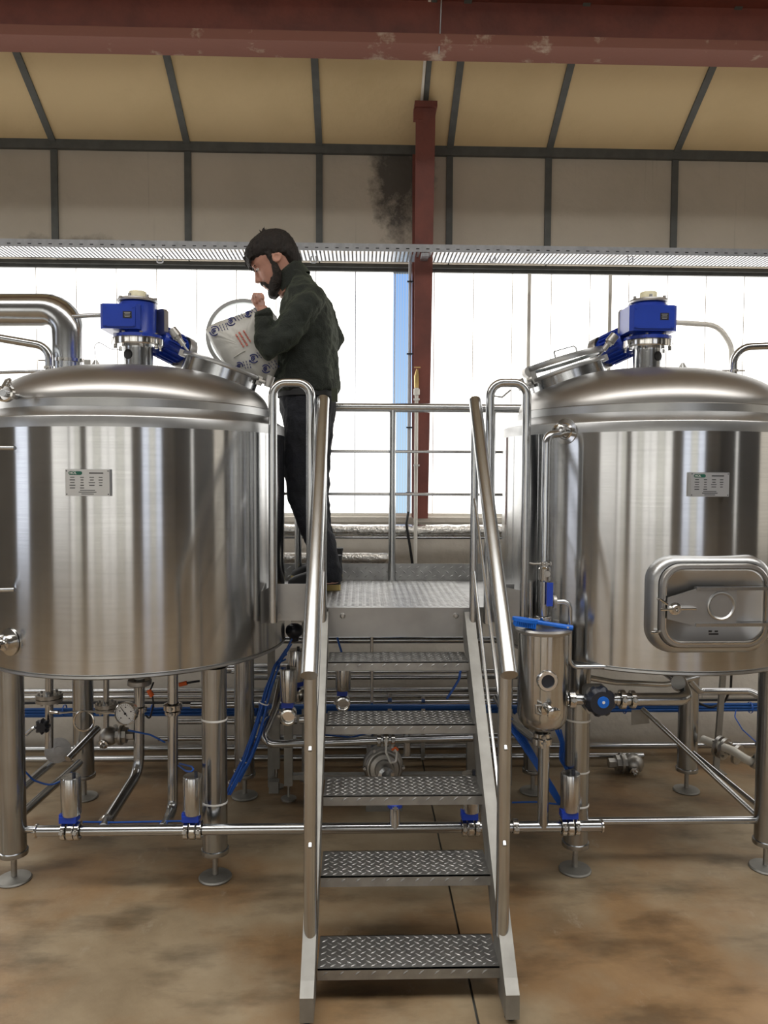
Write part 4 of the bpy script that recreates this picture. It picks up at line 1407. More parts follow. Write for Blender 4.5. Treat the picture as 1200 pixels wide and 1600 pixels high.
hk = thing('rack_hanger', 'narrow clip bracket strapping the pipes beside the thin rod', 'bracket', P(610, 1110, 4.0))
MB().obox(P(609, 1098, 4.02), (.011, 0, 0), (0, .003, 0), (0, 0, .05)).obj('strap', M['leg'], hk, smooth=0)
rk = thing('pipe_rack', 'upright steel frame carrying the pipes behind the stairs', 'rack', (0, 4.2, 0))
for xx in (-.47, .79):
    MB().box(xx - .018, xx + .018, 4.0, 4.036, 0, 1.0).obj('upright', M['dull'], rk, smooth=0)
    for (px_, py_, Y_, r_) in ((600, 1058, 4.25, .014), (600, 1078, 4.3, .0135), (600, 1088, 4.2, .010), (600, 1150, 4.3, .011), (600, 1049, 4.15, .011)):
        z_ = P(px_, py_, Y_).z
        MB().box(xx - .012, xx + .012, 4.036, Y_ + .02, z_ - r_ - .008, z_ - r_).obj('arm', M['dull'], rk, smooth=0)
z_ = P(430, 1044, 4.35).z
MB().box(-.48, -.46, 4.036, 4.40, z_ - .040, z_ - .030).obj('arm', M['dull'], rk, smooth=0)
z_ = P(430, 1153, 4.15).z
MB().box(-.48, -.46, 4.036, 4.18, z_ - .024, z_ - .014).obj('arm', M['dull'], rk, smooth=0)
z_ = P(430, 1127, 4.2).z
MB().box(-.48, -.46, 4.036, 4.24, z_ - .025, z_ - .015).obj('arm', M['dull'], rk, smooth=0)
# return pipe: rises from the left, crosses behind the stairs
rt_ = thing('return_pipe', 'bent pipe crossing behind the stairs at the fourth tread', 'pipe', P(405, 1162, 3.6))
MB().tube([P(440, 1060, 3.75), P(430, 1108, 3.65), P(405, 1163, 3.55), P(520, 1160, 3.6), P(640, 1155, 3.6), P(830, 1150, 3.65), P(850, 1150, 3.5)], .0185, 18, bend=.045).obj('pipe_run', M['steel'], rt_)
clamp(rt_, P(603, 1156, 3.6), (1, 0, 0), .034, .022)
clamp(rt_, P(592, 1157, 3.6), (1, 0, 0), .030, .016)
clamp(rt_, P(614, 1156, 3.6), (1, 0, 0), .030, .016)
MB().tube([P(636, 1180, 3.62), P(636, 1148, 3.62), P(634, 1120, 3.62)], .0165, 14).obj('tee_branch', M['steel'], rt_)
pipe('angled_pipe', 'sloping pipe disappearing behind the lower handrail post on the right', PP((775, 1090, 3.7), (800, 1128, 3.5), (838, 1158, 3.2)), .018, bend=.08)
pipe('stub_pipe', 'pipe stub with end cap left of the handrail post', PP((468, 1124, 3.6), (500, 1124, 3.6)), .022)

# hoses in their bundle along the wall
hb = thing('hose_bundle', 'bundle of blue air hoses strapped along the back wall', 'hoses', (0, 4.42, .29))
zc = P(1000, 1105, 4.42).z
for k in range(6):
    y = 4.40 + .012 * (k % 2)
    z = zc + .022 - .0085 * k
    pts = [(-2.6 + i * .26, y + random.uniform(-.003, .003), z - .012 * (1 if i < 9 else 0) + random.uniform(-.003, .003)) for i in range(21)]
    MB().tube(pts, .0075, 8).obj('hose', M['bluebox'], hb)
for x in (-1.7, -1.2, -.6, .9, 1.2, 1.55, 1.95, 2.3):
    MB().lathe((x, 4.405, zc), (1, 0, 0), [(.033, -.004), (.034, 0), (.033, .004)], 16).obj('strap', M['cable'], hb)
wt = thing('wire_tray', 'thin wire basket tray above the blue hoses', 'cable tray', (0, 4.45, zc + .05))
for z in (.045, .062, .078):
    MB().tube([(-2.6, 4.45, zc + z), (2.7, 4.45, zc + z)], .0025, 6).obj('wire', M['cast'], wt)
for i in range(34):
    x = -2.55 + i * .158
    MB().tube([(x, 4.45, zc + .03), (x, 4.45, zc + .08)], .0022, 6).obj('cross_wire', M['cast'], wt)
MB().tube([(-2.6, 4.44, zc + .03), (-1.7, 4.43, zc + .038), (-1.0, 4.44, zc + .032), (2.7, 4.44, zc + .036)], .008, 8).obj('black_cable', M['black'], wt)

# pump behind the stairs
pu = thing('centrifugal_pump', 'grey round centrifugal pump behind the middle stair treads', 'pump', P(600, 1225, 3.75))
pc = P(600, 1200, 3.75)
fw = V((.05, -1, .12)).normalized()
MB().lathe(pc, fw, [(0, -.10), (.085, -.10), (.10, -.08), (.10, -.03), (.092, -.02), (.092, .0), (.075, .012), (.07, .03), (.05, .034), (.045, .05), (0, .05)], 40).obj('casing', M['cast'], pu)
MB().torus(pc + fw * .012, fw, .080, .007, 36, 8).obj('casing_ring', M['cast'], pu)
MB().lathe(pc, fw, [(.025, .03), (.025, .12), (.038, .124), (.038, .136), (.022, .14)], 24).obj('inlet', M['steel'], pu)
MB().lathe(pc + V((0, .1, 0)), (0, 1, 0), [(.085, 0), (.085, .22), (.07, .24), (0, .24)], 28).obj('motor', M['leg'], pu)
for k in range(6):
    q = 2 * pi * (k + .5) / 6
    u, w, _ = MB.frame(fw)
    MB().cyl(pc + (u * cos(q) + w * sin(q)) * .097 - fw * .03, pc + (u * cos(q) + w * sin(q)) * .097 + fw * .01, .008, n=6).obj('bolt', M['cast'], pu)
MB().box(pc.x - .09, pc.x + .09, 3.70, 4.02, 0, pc.z - .085).obj('base_block', M['dull'], pu, smooth=0)
MB().tube([P(604, 1152, 3.56), P(603, 1175, 3.55), P(610, 1192, 3.55), P(619, 1190, 3.56), P(620, 1175, 3.57), P(612, 1166, 3.58)], .005, 8, bend=.01).obj('white_tube', M['white'], pu)
MB().tube([P(612, 1172, 3.55), P(618, 1168, 3.55), P(622, 1172, 3.55)], .006, 8).obj('orange_plug', M['orange'], pu)
# pump stand legs left of the stairs
ps = thing('pump_stand', 'square-legged steel stand between left vessel and stairs', 'stand', P(450, 1242, 3.9))
for px, yt, yb, Y, w in ((451, 1112, 1226, 3.85, .021), (432, 1095, 1200, 4.0, .018)):
    a, b = P(px, yt, Y), P(px, yb, Y)
    lg = MB().box(b.x - w, b.x + w, Y - w, Y + w, b.z, a.z).obj('leg', M['dull'], ps, smooth=0)
    MB().cyl((b.x, Y, .012), (b.x, Y, b.z), .007, n=10).obj('stem', M['cast'], lg)
    MB().lathe((b.x, Y, 0), (0, 0, 1), [(0, 0), (.04, 0), (.04, .008), (.012, .014), (0, .014)], 20).obj('foot', M['cast'], lg)
a = P(451, 1214, 3.85)
MB().box(a.x, a.x + .95, 3.84, 3.88, a.z - .012, a.z + .012).obj('cross_bar', M['dull'], ps, smooth=0)
b = P(895 - 75, 1200, 3.85)
MB().box(a.x + .91, a.x + .95, 3.84, 3.88, 0, a.z + .25).obj('leg', M['dull'], ps, smooth=0)
k = P(430, 1218, 3.95)
MB().box(k.x - .03, k.x + .02, 3.92, 3.97, 0, .06).obj('foot_block', M['dull'], ps, smooth=0)

# bits under the right vessel
tb_ = thing('support_post', 'slim upright support leg under the wall hoses on the right', 'post', P(1120, 1207, 4.16))
MB().prism([P(1127, 1055, 4.16), P(1135, 1055, 4.16), P(1124, 1206, 4.16), P(1115, 1206, 4.16)], (0, .02, 0)).obj('bar', M['dull'], tb_, smooth=0)
MB().box(P(1114, 1206, 4.16).x, P(1131, 1206, 4.16).x, 4.12, 4.2, 0, .006).obj('foot_plate', M['dull'], tb_, smooth=0)
fl_ = thing('flanged_line', 'flanged pipe joint at the far right under the vessel', 'pipe', P(1136, 1168, 3.85))
fa = P(1132, 1170, 3.8)
dv = V((.55, -.8, -.12)).normalized()
for off, R in ((0, .056), (.03, .056), (-.07, .05)):
    o_ = MB().lathe(fa - dv * off, dv, [(.02, -.008), (R, -.008), (R, .008), (.02, .008)], 28).obj('flange', M['cast'], fl_)
for k in range(4):
    q = 2 * pi * (k + .5) / 4
    u, w, _ = MB.frame(dv)
    c = fa + (u * cos(q) + w * sin(q)) * .041
    MB().cyl(c + dv * .02, c - dv * .05, .007, n=6).obj('bolt', M['cast'], fl_)
MB().tube([fa - dv * .12, P(1145, 1173, 3.72), P(1168, 1188, 3.6), P(1220, 1208, 3.5)], .021, 16, bend=.06).obj('pipe_run', M['pvcw'], fl_)
clamp(fl_, P(1180, 1190, 3.56), (1, -.3, -.4), .034, .022, mat='cast')
MB().lathe(P(1188, 1166, 3.6), (.2, -.4, 1), [(0, 0), (.026, 0), (.026, .02), (.018, .028), (0, .028)], 12).obj('valve_knob', M['blackpl'], fl_)
pipe('cross_pipe', 'bent level pipe behind the far right leg', PP((1075, 1062, 3.6), (1092, 1080, 3.75), (1172, 1080, 3.75), (1200, 1094, 3.7), (1240, 1096, 3.7)), .0165, bend=.05)
pipe('under_pipe', 'curved pipe close beneath the bottom of the right vessel', PP((905, 1056, 3.3), (960, 1066, 3.35), (1040, 1070, 3.45), (1090, 1058, 3.6)), .013, bend=.3)
pipe('leg_brace', 'level tube joining the two front legs of the right vessel', PP((915, 1283, 3.13), (1190, 1281, 3.13)), .0155)
bp_ = thing('diagonal_brace', 'long thin diagonal brace from plate to right front leg', 'pipe', P(1008, 1128, 3.55))
MB().tube(PP((1003, 1107, 3.55), (1215, 1306, 3.12)), .0115, 12).obj('brace_tube', M['steel'], bp_)
MB().prism([P(987, 1109, 3.57), P(1011, 1109, 3.57), P(1015, 1130, 3.57), P(987, 1133, 3.57)], (0, .004, 0)).obj('gusset', M['dull'], bp_, smooth=0)
pipe('diagonal_brace', 'shorter diagonal tube just right of the long thin brace', PP((1083, 1176, 3.6), (1210, 1280, 3.2)), .0105)
pipe('black_cable', 'black cable looping over the blue hoses on the right', PP((1143, 1050, 4.2), (1142, 1075, 4.2), (1132, 1098, 4.3), (1110, 1106, 4.3), (1090, 1098, 4.35)), .0065, 'black', bend=.04, cat='cable')
pipe('blue_hose', 'thin blue hose hanging from the bundle at the right', PP((1150, 1108, 4.3), (1148, 1120, 4.25), (1160, 1140, 4.1), (1182, 1160, 3.8)), .0035, 'cable', bend=.06, cat='hose', m=8)

# blue control hoses of the valves
def hose(label, pts, r=.004, mat='cable'):
    return pipe('blue_hose', label, PP(*pts), r, mat, bend=.05, cat='hose', m=8)
bu = thing('hose_bunch', 'bunch of blue hoses hanging down beside the left vessel rear leg', 'hoses', P(358, 1240, 3.35))
for k in range(7):
    q = 2 * pi * k / 7
    ox, oy = 6.5 * cos(q), .020 * sin(q)
    j = lambda s=2.5: random.uniform(-s, s)
    MB().tube(PP((456 + j(6) - k * 3, 998 + k * 8, 3.5), (434 + ox * .8 + j(), 1036 + j(), 3.47 + oy), (421 + ox * .8 + j(), 1075, 3.45 + oy), (402 + ox + j(), 1140, 3.42 + oy), (385 + ox + j(), 1185, 3.4 + oy), (367 + ox + j(), 1220, 3.35 + oy), (357 + ox * .6, 1240 + j(), 3.33 + oy)), .0042, 8, bend=.08).obj('hose', M['cable'], bu)
for k in range(4):
    o = k * 3.2 - 5
    MB().tube(PP((405 + k * 18, 1100, 3.75), (412 + o + j(), 1122, 3.6), (400 + o + j(), 1160, 3.46), (386 + o, 1190, 3.42), (369 + o, 1222, 3.36)), .0042, 8, bend=.08).obj('hose', M['cable'], bu)
for px, py in ((412, 1098), (382, 1188), (373, 1206), (364, 1224)):
    MB().lathe(P(px, py, 3.41), P(px, py, 3.41) - P(px + 8, py - 20, 3.41), [(.023, -.003), (.024, 0), (.023, .003)], 14).obj('tie', M['white'], bu)
hose('thin blue hose looping past the sloping pipes at far left', ((36, 1202, 3.2), (52, 1219, 3.2), (78, 1228, 3.22), (100, 1218, 3.2), (112, 1208, 3.05)))
hose('thin blue hose from gauge to the straight drop pipe', ((200, 1141, 3.3), (235, 1148, 3.3), (258, 1160, 3.28)))
hose('looped blue hose on the air fitting left of the front right leg', ((279, 1196, 3.25), (291, 1205, 3.1), (304, 1206, 3.0), (300, 1198, 3.1), (281, 1193, 3.25)))
hose('thin blue hose lying low behind the manifold on the left', ((115, 1284, 3.06), (180, 1285, 3.06), (290, 1283, 3.06)))
hose('blue hose crossing the floor behind the strainer outlet', ((800, 1254, 3.3), (840, 1253, 3.3), (875, 1257, 3.2)))
hose('blue hose tail hanging below the top tread', ((720, 1046, 3.3), (717, 1062, 3.3), (706, 1080, 3.3), (698, 1092, 3.3)), .0055)
hose('short blue hose under the platform front plate on the left', ((527, 996, 3.5), (531, 1010, 3.5), (534, 1020, 3.5)), .005)
hose('blue hose lying along the pipes under the second tread', ((505, 1148, 3.75), (550, 1152, 3.72), (585, 1143, 3.7)), .0045)
bu2 = thing('hose_bunch', 'bunch of blue hoses slanting down behind the strainer outlet', 'hoses', P(870, 1255, 3.2))
for k in range(5):
    o = k * 3.4 - 7
    MB().tube(PP((790 + o, 1120, 3.5 + .01 * (k % 2)), (812 + o, 1150, 3.4), (840 + o * .6, 1195, 3.3), (862 + o * .7, 1232, 3.25), (876 + o * .5, 1256, 3.22)), .005, 8, bend=.08).obj('hose', M['cable'], bu2)
for k in range(3):
    MB().tube(PP((868 + k * 4, 1140, 3.25), (877 + k * 2, 1160, 3.22), (874 + k * 4, 1185, 3.2), (888, 1208, 3.05)), .0045, 8, bend=.06).obj('hose', M['cable'], bu2)
MB().tube(PP((405, 1105, 3.95), (480, 1104, 3.95), (780, 1104, 3.98), (860, 1106, 4.0)), .012, 8).obj('trunk', M['bluebox'], bu2)
pipe('orange_plug_cable', 'black cable with orange plug beside the left drop pipe', PP((237, 1080, 3.4), (240, 1100, 3.4), (234, 1124, 3.4), (228, 1118, 3.42)), .004, 'black', bend=.03, cat='cable', m=8)
og = thing('orange_plug', 'small orange plug under the left vessel near the straight drop pipe', 'plug', P(286, 1069, 3.45))
MB().tube(PP((280, 1070, 3.45), (292, 1067, 3.45)), .010, 10).obj('plug_body', M['orange'], og)
MB().tube(PP((292, 1067, 3.45), (312, 1064, 3.45)), .005, 8).obj('plug_tail', M['black'], og)
og2 = thing('orange_plug', 'small orange plug beside the drop pipe near the gauge', 'plug', P(236, 1080, 3.4))
MB().tube(PP((232, 1078, 3.4), (238, 1088, 3.4)), .011, 10).obj('plug_body', M['orange'], og2)
MB().tube(PP((235, 1078, 3.4), (240, 1066, 3.42)), .004, 8).obj('plug_tail', M['black'], og2)
# cable ties on the legs
for (t, x, y, pys) in ((lt, TL.x + .407, TL.y - .398, (1122, 1250)), (rt, TRC.x - .407, TRC.y - .398, (1125, 1205, 1258))):
    for py in pys:
        z = P(600, py, y).z
        MB().lathe((x, y, z), (0.03, 0.05, 1), [(.0507, -.004), (.0525, -.003), (.0525, .003), (.0507, .004)], 24).obj('cable_tie', M['white'], t)

# ------------------------------------------------------------------ services on the back wall
tr_ = thing('cable_tray', 'galvanised perforated cable tray running above the window band', 'cable tray', (0, 4.3, 2.93))
zt0 = P(600, 381, 4.25).z
zb0 = P(600, 393, 4.25).z
sr = MB().box(X0 + .2, X1 - .2, 4.248, 4.250, zb0, zt0).obj('side_rail', M['galv'], tr_, smooth=0)
MB().box(X0 + .2, X1 - .2, 4.250, 4.258, zt0 - .002, zt0).obj('rail_lip', M['galv'], sr, smooth=0)
MB().box(X0 + .2, X1 - .2, 4.448, 4.450, zb0, zt0).obj('side_rail', M['galv'], tr_, smooth=0)
bs_ = MB()
x = -2.6
while x < 3.0:
    bs_.box(x, x + .013, 4.25, 4.448, zb0, zb0 + .002)
    x += .022
bs_.box(X0 + .2, -2.6, 4.25, 4.448, zb0, zb0 + .002)
bs_.box(3.0, X1 - .2, 4.25, 4.448, zb0, zb0 + .002)
bs_.obj('perforated_base', M['galv'], tr_, smooth=0)['kind'] = 'stuff'
sl = MB()
x = -2.4
while x < 2.9:
    sl.box(x, x + .018, 4.2470, 4.2481, zb0 + .014, zb0 + .019)
    x += .055
sl.obj('slots', M['black'], sr, smooth=0)['kind'] = 'stuff'
for px in (490, 985, 250, 770):
    p = P(px, 400, 4.25)
    bk = MB().tube([p + V((-.012, .0, .0)), p + V((-.016, 0, -.035)), p + V((.016, 0, -.035)), p + V((.012, 0, 0))], .004, 6, bend=.008).obj('hanger_clip', M['galv'], tr_)
for x in (-3.2, .346, 3.2):
    MB().box(x - .02, x + .02, 4.25, YB, zb0 - .02, zb0 - .003).obj('wall_arm', M['galv'], tr_, smooth=0)

cd = thing('conduit', 'thin grey upright conduit beside the red column', 'conduit', P(638, 800, 4.44))
MB().tube(PP((641, 408, 4.44), (638, 800, 4.44)), .0095, 12).obj('tube', M['pvc'], cd)
for py in (440, 553, 668, 770):
    a = P(640 - (py - 440) * .006, py, 4.43)
    MB().obox(a + V((.004, 0, 0)), (.018, 0, 0), (0, .006, 0), (0, 0, .004)).obj('clip', M['blackpl'], cd, smooth=0)
wp_ = thing('water_pipe', 'white upright pipe with brass tap head in front of the red column', 'pipe', P(650, 850, 4.38))
MB().tube(PP((651, 605, 4.38), (649, 880, 4.38)), .0105, 14).obj('tube', M['pvcw'], wp_)
MB().lathe(P(651, 612, 4.38), (0, 0, 1), [(.011, -.02), (.018, -.018), (.018, .012), (.012, .02)], 16).obj('collar', M['pvcw'], wp_)
MB().tube(PP((651, 606, 4.38), (651, 588, 4.38), (652, 577, 4.38)), .009, 10, radii=[.013, .014, .006]).obj('brass_body', M['brass'], wp_)
MB().obox(P(652, 574, 4.38), (.018, 0, 0), (0, .004, 0), (0, 0, .003)).obj('brass_handle', M['brass'], wp_, smooth=0)
for py in (624, 727):
    MB().obox(P(651, py, 4.37), (.017, 0, 0), (0, .006, 0), (0, 0, .005)).obj('clip', M['white'], wp_, smooth=0)
zf1 = P(620, 829, 4.45).z
o = MB().tube([(-1.2, 4.45, zf1)] + [(-1.1 + .05 * k, 4.45 + random.uniform(-.002, .002), zf1 + random.uniform(-.002, .002)) for k in range(48)], .036, 16, radii=[.036] + [.036 + random.uniform(-.002, .002) for k in range(48)])
tag(o.obj('foil_pipe', M['foil'], smooth=60), 'long foil-lagged pipe along the wall below the window', 'pipe')
zf2 = P(560, 872, 4.45).z
xe = P(606, 872, 4.45).x
o = MB().tube([(-1.2, 4.45, zf2)] + [(-1.1 + .05 * k, 4.45, zf2 + random.uniform(-.002, .002)) for k in range(int((xe + 1.1) / .05))] + [(xe - .03, 4.45, zf2), (xe, 4.47, zf2 - .004), (xe + .008, 4.56, zf2 - .01)], .034, 16)
tag(o.obj('foil_pipe', M['foil'], smooth=60), 'short foil-lagged pipe turning into the wall behind the platform', 'pipe')
hpipe('thin_pipe', 'thin dark pipe under the long foil-lagged pipe', -1.3, 1.6, 620, 840, 4.42, .008, 'leg')
pipe('black_cable', 'black cable hanging on the wall behind the platform', PP((638, 800, 4.42), (635, 818, 4.40), (640, 850, 4.40), (645, 885, 4.42)), .0075, 'black', bend=.05, cat='cable')
for px in (828, 955):
    x = P(px, 600, YB).x
    MB().box(x - .010, x + .010, YB + .05, YB + .066, SILL, WTOP - .02).obj('mullion', M['pvcw'], win, smooth=0)
# ------------------------------------------------------------------ the man on the platform
M['skin'] = pmat('skin', (.46, .235, .17), .5, 0, noise=.1, nscale=20)
M['hair'] = pmat('dark_hair', (.012, .008, .006), .75, 0, noise=.5, nscale=60, bump=.9, bscale=120, stretch=(1, 1, .25))
M['beard'] = pmat('beard_hair', (.018, .012, .009), .8, 0, noise=.5, nscale=80, bump=.8, bscale=160)
M['fleece'] = pmat('dark_green_fleece', (.009, .013, .010), .85, 0, noise=.35, nscale=6, bump=.5, bscale=150)
M['fleece'].node_tree.nodes['Principled BSDF'].inputs['Sheen Weight'].default_value = .18
M['fleece'].node_tree.nodes['Principled BSDF'].inputs['Sheen Tint'].default_value = (.55, .65, .4, 1)
M['seam'] = pmat('fleece_seam', (.03, .035, .02), .8)
M['trousers'] = pmat('navy_work_trousers', (.004, .005, .009), .9, 0, noise=.3, nscale=10, bump=.3, bscale=120)
M['boot'] = pmat('black_boot', (.010, .010, .011), .75)
M['sole'] = pmat('tan_boot_sole', (.36, .27, .09), .6)
M['eye'] = pmat('eye_white', (.75, .73, .70), .2)
YP = 3.82
SC = YP / 1200.0

def tubeloft(stations, n=20, close=True):
    """stations: (centre, half width across the path in the XZ plane, half depth in Y)"""
    rings = []
    N = len(stations)
    for i, (c, a, b) in enumerate(stations):
        c = V(c)
        p0 = V(stations[max(0, i - 1)][0])
        p1 = V(stations[min(N - 1, i + 1)][0])
        t = (p1 - p0).normalized()
        yv = V((0, 1, 0))
        yv = (yv - t * yv.dot(t)).normalized()
        xv = yv.cross(t)
        rings.append([c + xv * (a * cos(2 * pi * k / n)) + yv * (b * sin(2 * pi * k / n)) for k in range(n)])
    return rings

def limb(mb, stations, n=18):
    return mb.loft(tubeloft(stations, n))

def fleshed(o, voxel, smooth_it=4, folds=0.0, fscale=.12):
    r = o.modifiers.new('union', 'REMESH')
    r.mode = 'VOXEL'
    r.voxel_size = voxel
    r.use_smooth_shade = True
    s = o.modifiers.new('soften', 'SMOOTH')
    s.factor = .5
    s.iterations = smooth_it
    if folds:
        tx = bpy.data.textures.new('folds', 'CLOUDS')
        tx.noise_scale = fscale
        tx.noise_depth = 2
        d = o.modifiers.new('folds', 'DISPLACE')
        d.texture = tx
        d.texture_coords = 'GLOBAL'
        d.strength = folds
        d.mid_level = .5
    return o

pe = thing('person', 'bearded man in dark green fleece emptying a sack into the left vessel', 'person', (-.23, 3.82, PZ_))

# head frame: faces left and looks down
pitch = radians(31)
HC = P(430, 409, YP)
hf = V((-cos(pitch), 0, -sin(pitch)))
hu = V((-sin(pitch), 0, cos(pitch)))
HS = 1.07
def H(f, y, z):
    return HC + (hf * f + hu * z) * HS + V((0, y * HS, 0))
def head_ring(z, F, Bk, w, n=24, e=1.0):
    cx, a = (F - Bk) / 2, (F + Bk) / 2
    return [H(cx + a * cos(2 * pi * k / n), w * sin(2 * pi * k / n), z) for k in range(n)]
body = MB()
slices = [(-.128, .074, -.020, .018), (-.122, .086, .010, .034), (-.105, .096, .045, .049), (-.085, .097, .062, .058), (-.06, .098, .072, .064),
          (-.03, .099, .086, .070), (-.008, .094, .095, .073), (.004, .095, .098, .074), (.022, .104, .101, .076), (.05, .102, .103, .077), (.08, .087, .097, .071), (.105, .058, .074, .054), (.119, .02, .038, .026)]
body.loft([head_ring(*s) for s in slices])
# nose
body.loft([[H(.094 + f * (.5 + .5 * cos(2 * pi * k / 10)) , w * sin(2 * pi * k / 10), z) for k in range(10)] for z, f, w in ((.010, .010, .008), (-.008, .018, .010), (-.025, .029, .013), (-.036, .035, .016), (-.044, .026, .015), (-.050, .008, .010))])
# lips, brow and ears
body.ell(H(.098, 0, -.068), .008, .022, .006)
body.ell(H(.097, 0, -.080), .008, .020, .006)
for s in (-1, 1):
    body.ell(H(.096, s * .032, .020), .010, .022, .007)
    er = Matrix.Rotation(pitch, 3, 'Y') @ Matrix.Rotation(radians(8), 3, 'Y')
    body.ell(H(-.012, s * .077, -.012), .019, .007, .033, 16, 10, er)
    body.torus(H(-.012, s * .083, -.010), (0, 1, 0), .018, .005, 20, 8)
# neck, trunk and limbs under the clothes
limb(body, [(H(.05, 0, -.095), .035, .04), (P(440, 440, YP), .045, .05), (P(452, 456, YP), .055, .07)])
limb(body, [(H(-.02, 0, -.03), .058, .055), (P(447, 424, YP), .060, .056), (P(459, 442, YP), .062, .062), (P(470, 462, YP), .06, .08)])
limb(body, [(P(472, 455, YP), .07, .10), (P(478, 480, YP), .085, .14), (P(480, 540, YP), .10, .13), (P(480, 610, YP), .10, .13), (P(480, 640, YP), .09, .13)])
arm_n = [(P(484, 466, 3.675), .045, .045), (P(455, 506, 3.63), .042, .042), (P(424, 541, 3.615), .036, .036), (P(415, 512, 3.615), .034, .033), (P(412, 490, 3.62), .027, .026), (P(409, 480, 3.62), .026, .022)]
limb(body, arm_n)
arm_f = [(P(484, 466, 3.96), .045, .045), (P(508, 500, 4.02), .042, .042), (P(524, 531, 4.05), .036, .036), (P(490, 560, 3.98), .033, .033), (P(452, 578, 3.88), .026, .026), (P(444, 580, 3.86), .025, .022)]
limb(body, arm_f)
leg_n = [(P(480, 630, 3.74), .085, .085), (P(477, 700, 3.71), .075, .075), (P(473, 770, 3.69), .056, .056), (P(495, 830, 3.66), .05, .05), (P(514, 890, 3.635), .038, .038), (P(516, 912, 3.63), .04, .035)]
leg_f = [(P(486, 630, 3.90), .085, .085), (P(486, 705, 3.94), .075, .075), (P(488, 775, 3.98), .056, .056), (P(496, 830, 4.0), .05, .05), (P(505, 878, 4.02), .038, .038), (P(508, 897, 4.02), .04, .035)]
limb(body, leg_n)
limb(body, leg_f)
# hands: palm, four fingers of different length and a thumb
def hand(mb, wrist, d, side, back, curl):
    """d: direction to the knuckles, side: towards the thumb, back: out of the back of the hand"""
    d, side, back = V(d).normalized(), V(side).normalized(), V(back).normalized()
    kn = V(wrist) + d * .088
    rr = []
    for t, w, h in ((-.01, .026, .020), (.02, .032, .019), (.05, .040, .017), (.08, .042, .015), (.092, .036, .011)):
        rr.append([V(wrist) + d * t + side * (w * cos(2 * pi * k / 16)) + back * (h * sin(2 * pi * k / 16)) for k in range(16)])
    mb.loft(rr)
    for i, L in enumerate((.90, 1.0, .95, .76)):
        o = kn + side * (.030 - .020 * i) - d * (.004 * abs(i - 1))
        seg = (.040 * L, .027 * L, .021 * L)
        # bend progressively in the d/back plane
        pts, a, q = [o - d * .018], 0.0, o.copy()
        for j, sL in enumerate(seg):
            a += curl * (.8, 1.15, .8)[j]
            pts.append(q.copy())
            q = q + (d * cos(a) - back * sin(a)) * sL
        pts.append(q)
        mb.tube(pts, .009, 10, radii=[.0098, .0096, .0090, .0082, .0068][:len(pts)])
    t0 = V(wrist) + d * .022 + side * .024
    t1 = t0 + (side * .55 + d * .65 - back * .35).normalized() * .042
    t2 = t1 + (d * .85 - side * .1 - back * .55).normalized() * .030
    t3 = t2 + (d * .75 - side * .35 - back * .55).normalized() * .024
    mb.tube([t0 - side * .012, t0, t1, t2, t3], .011, 10, radii=[.014, .015, .0115, .0105, .008])
hand(body, P(413, 489, 3.62), V((-.28, .10, 1)), V((-.45, .85, .0)), V((.55, -.75, .25)), 1.25)
hand(body, P(446, 580, 3.87), V((-1, -.35, -.15)), V((0, -.4, .9)), V((0, 1, .4)), .5)
bo = fleshed(body.obj('body', M['skin'], pe), .0042, 3)
for s in (-1, 1):
    MB().ell(H(.0865, s * .031, .002), .010, .012, .008).obj('eye', M['eye'], bo, smooth=180)
    MB().ell(H(.0955, s * .031, -.002), .003, .005, .005).obj('pupil', M['ink'], bo, smooth=180)
    MB().tube([H(.088, s * .05, .018), H(.101, s * .034, .022), H(.104, s * .014, .016)], .005, 8, radii=[.003, .0055, .0045]).obj('eyebrow', M['hair'], bo)
    MB().tube([H(.083, s * .047, .004), H(.099, s * .032, .009), H(.098, s * .016, .002)], .003, 8).obj('eyelid', M['skin'], bo)

# hair: cap, fringe, and hair at the nape
hr = MB()
hs = [(-.072, -.045, .100, .040), (-.050, -.032, .110, .058), (-.02, -.028, .117, .072), (.000, -.006, .121, .077), (.014, .052, .122, .080), (.030, .082, .123, .084), (.05, .108, .124, .088), (.075, .112, .120, .085), (.098, .098, .108, .076), (.118, .076, .088, .060), (.134, .044, .056, .038), (.139, .014, .024, .014)]
hr.loft([head_ring(*s) for s in hs])
rng = random.Random(11)
for k in range(26):
    y = -.062 + .124 * k / 25
    z0 = .052 + rng.uniform(-.004, .004)
    hr.tube([H(.080, y, .09), H(.110 - abs(y) * .25, y, z0 + .014), H(.119 - abs(y) * .35, y + rng.uniform(-.006, .006), .034 + rng.uniform(-.014, .006))], .008, 6, radii=[.010, .010, .0025])
for k in range(7):
    y = -.03 + .01 * k
    hr.tube([H(-.01, y, .128), H(-.03 + rng.uniform(-.02, .02), y, .150 + rng.uniform(0, .006))], .007, 6, radii=[.009, .0015])
for s in (-1, 1):
    hr.tube([H(.012, s * .077, .03), H(.014, s * .078, .0), H(.016, s * .075, -.03)], .012, 8, radii=[.014, .012, .008])
for k in range(150):
    th = rng.uniform(-1.25, 1.25) * (1 if k % 2 else -1)
    a0 = rng.uniform(.15, 1.2)
    f0, y0, z0 = .0 - .118 * sin(a0) * cos(th * 1.2) * (1 if k % 3 else -1), .086 * sin(a0) * sin(th * 1.2), .02 + .118 * cos(a0)
    g = 1.06 + rng.uniform(0, .05)
    ln_ = rng.uniform(.02, .035)
    hr.tube([H(f0 * .97, y0 * .97, z0), H(f0 * g + .3 * ln_, y0 * g, z0 - .35 * ln_ + .004), H(f0 * g + .5 * ln_, y0 * (g + .01), z0 - ln_)], .006, 5, radii=[.008, .007, .002])
fleshed(hr.obj('hair', M['hair'], pe), .0038, 1, .007, .012)
bd = MB()
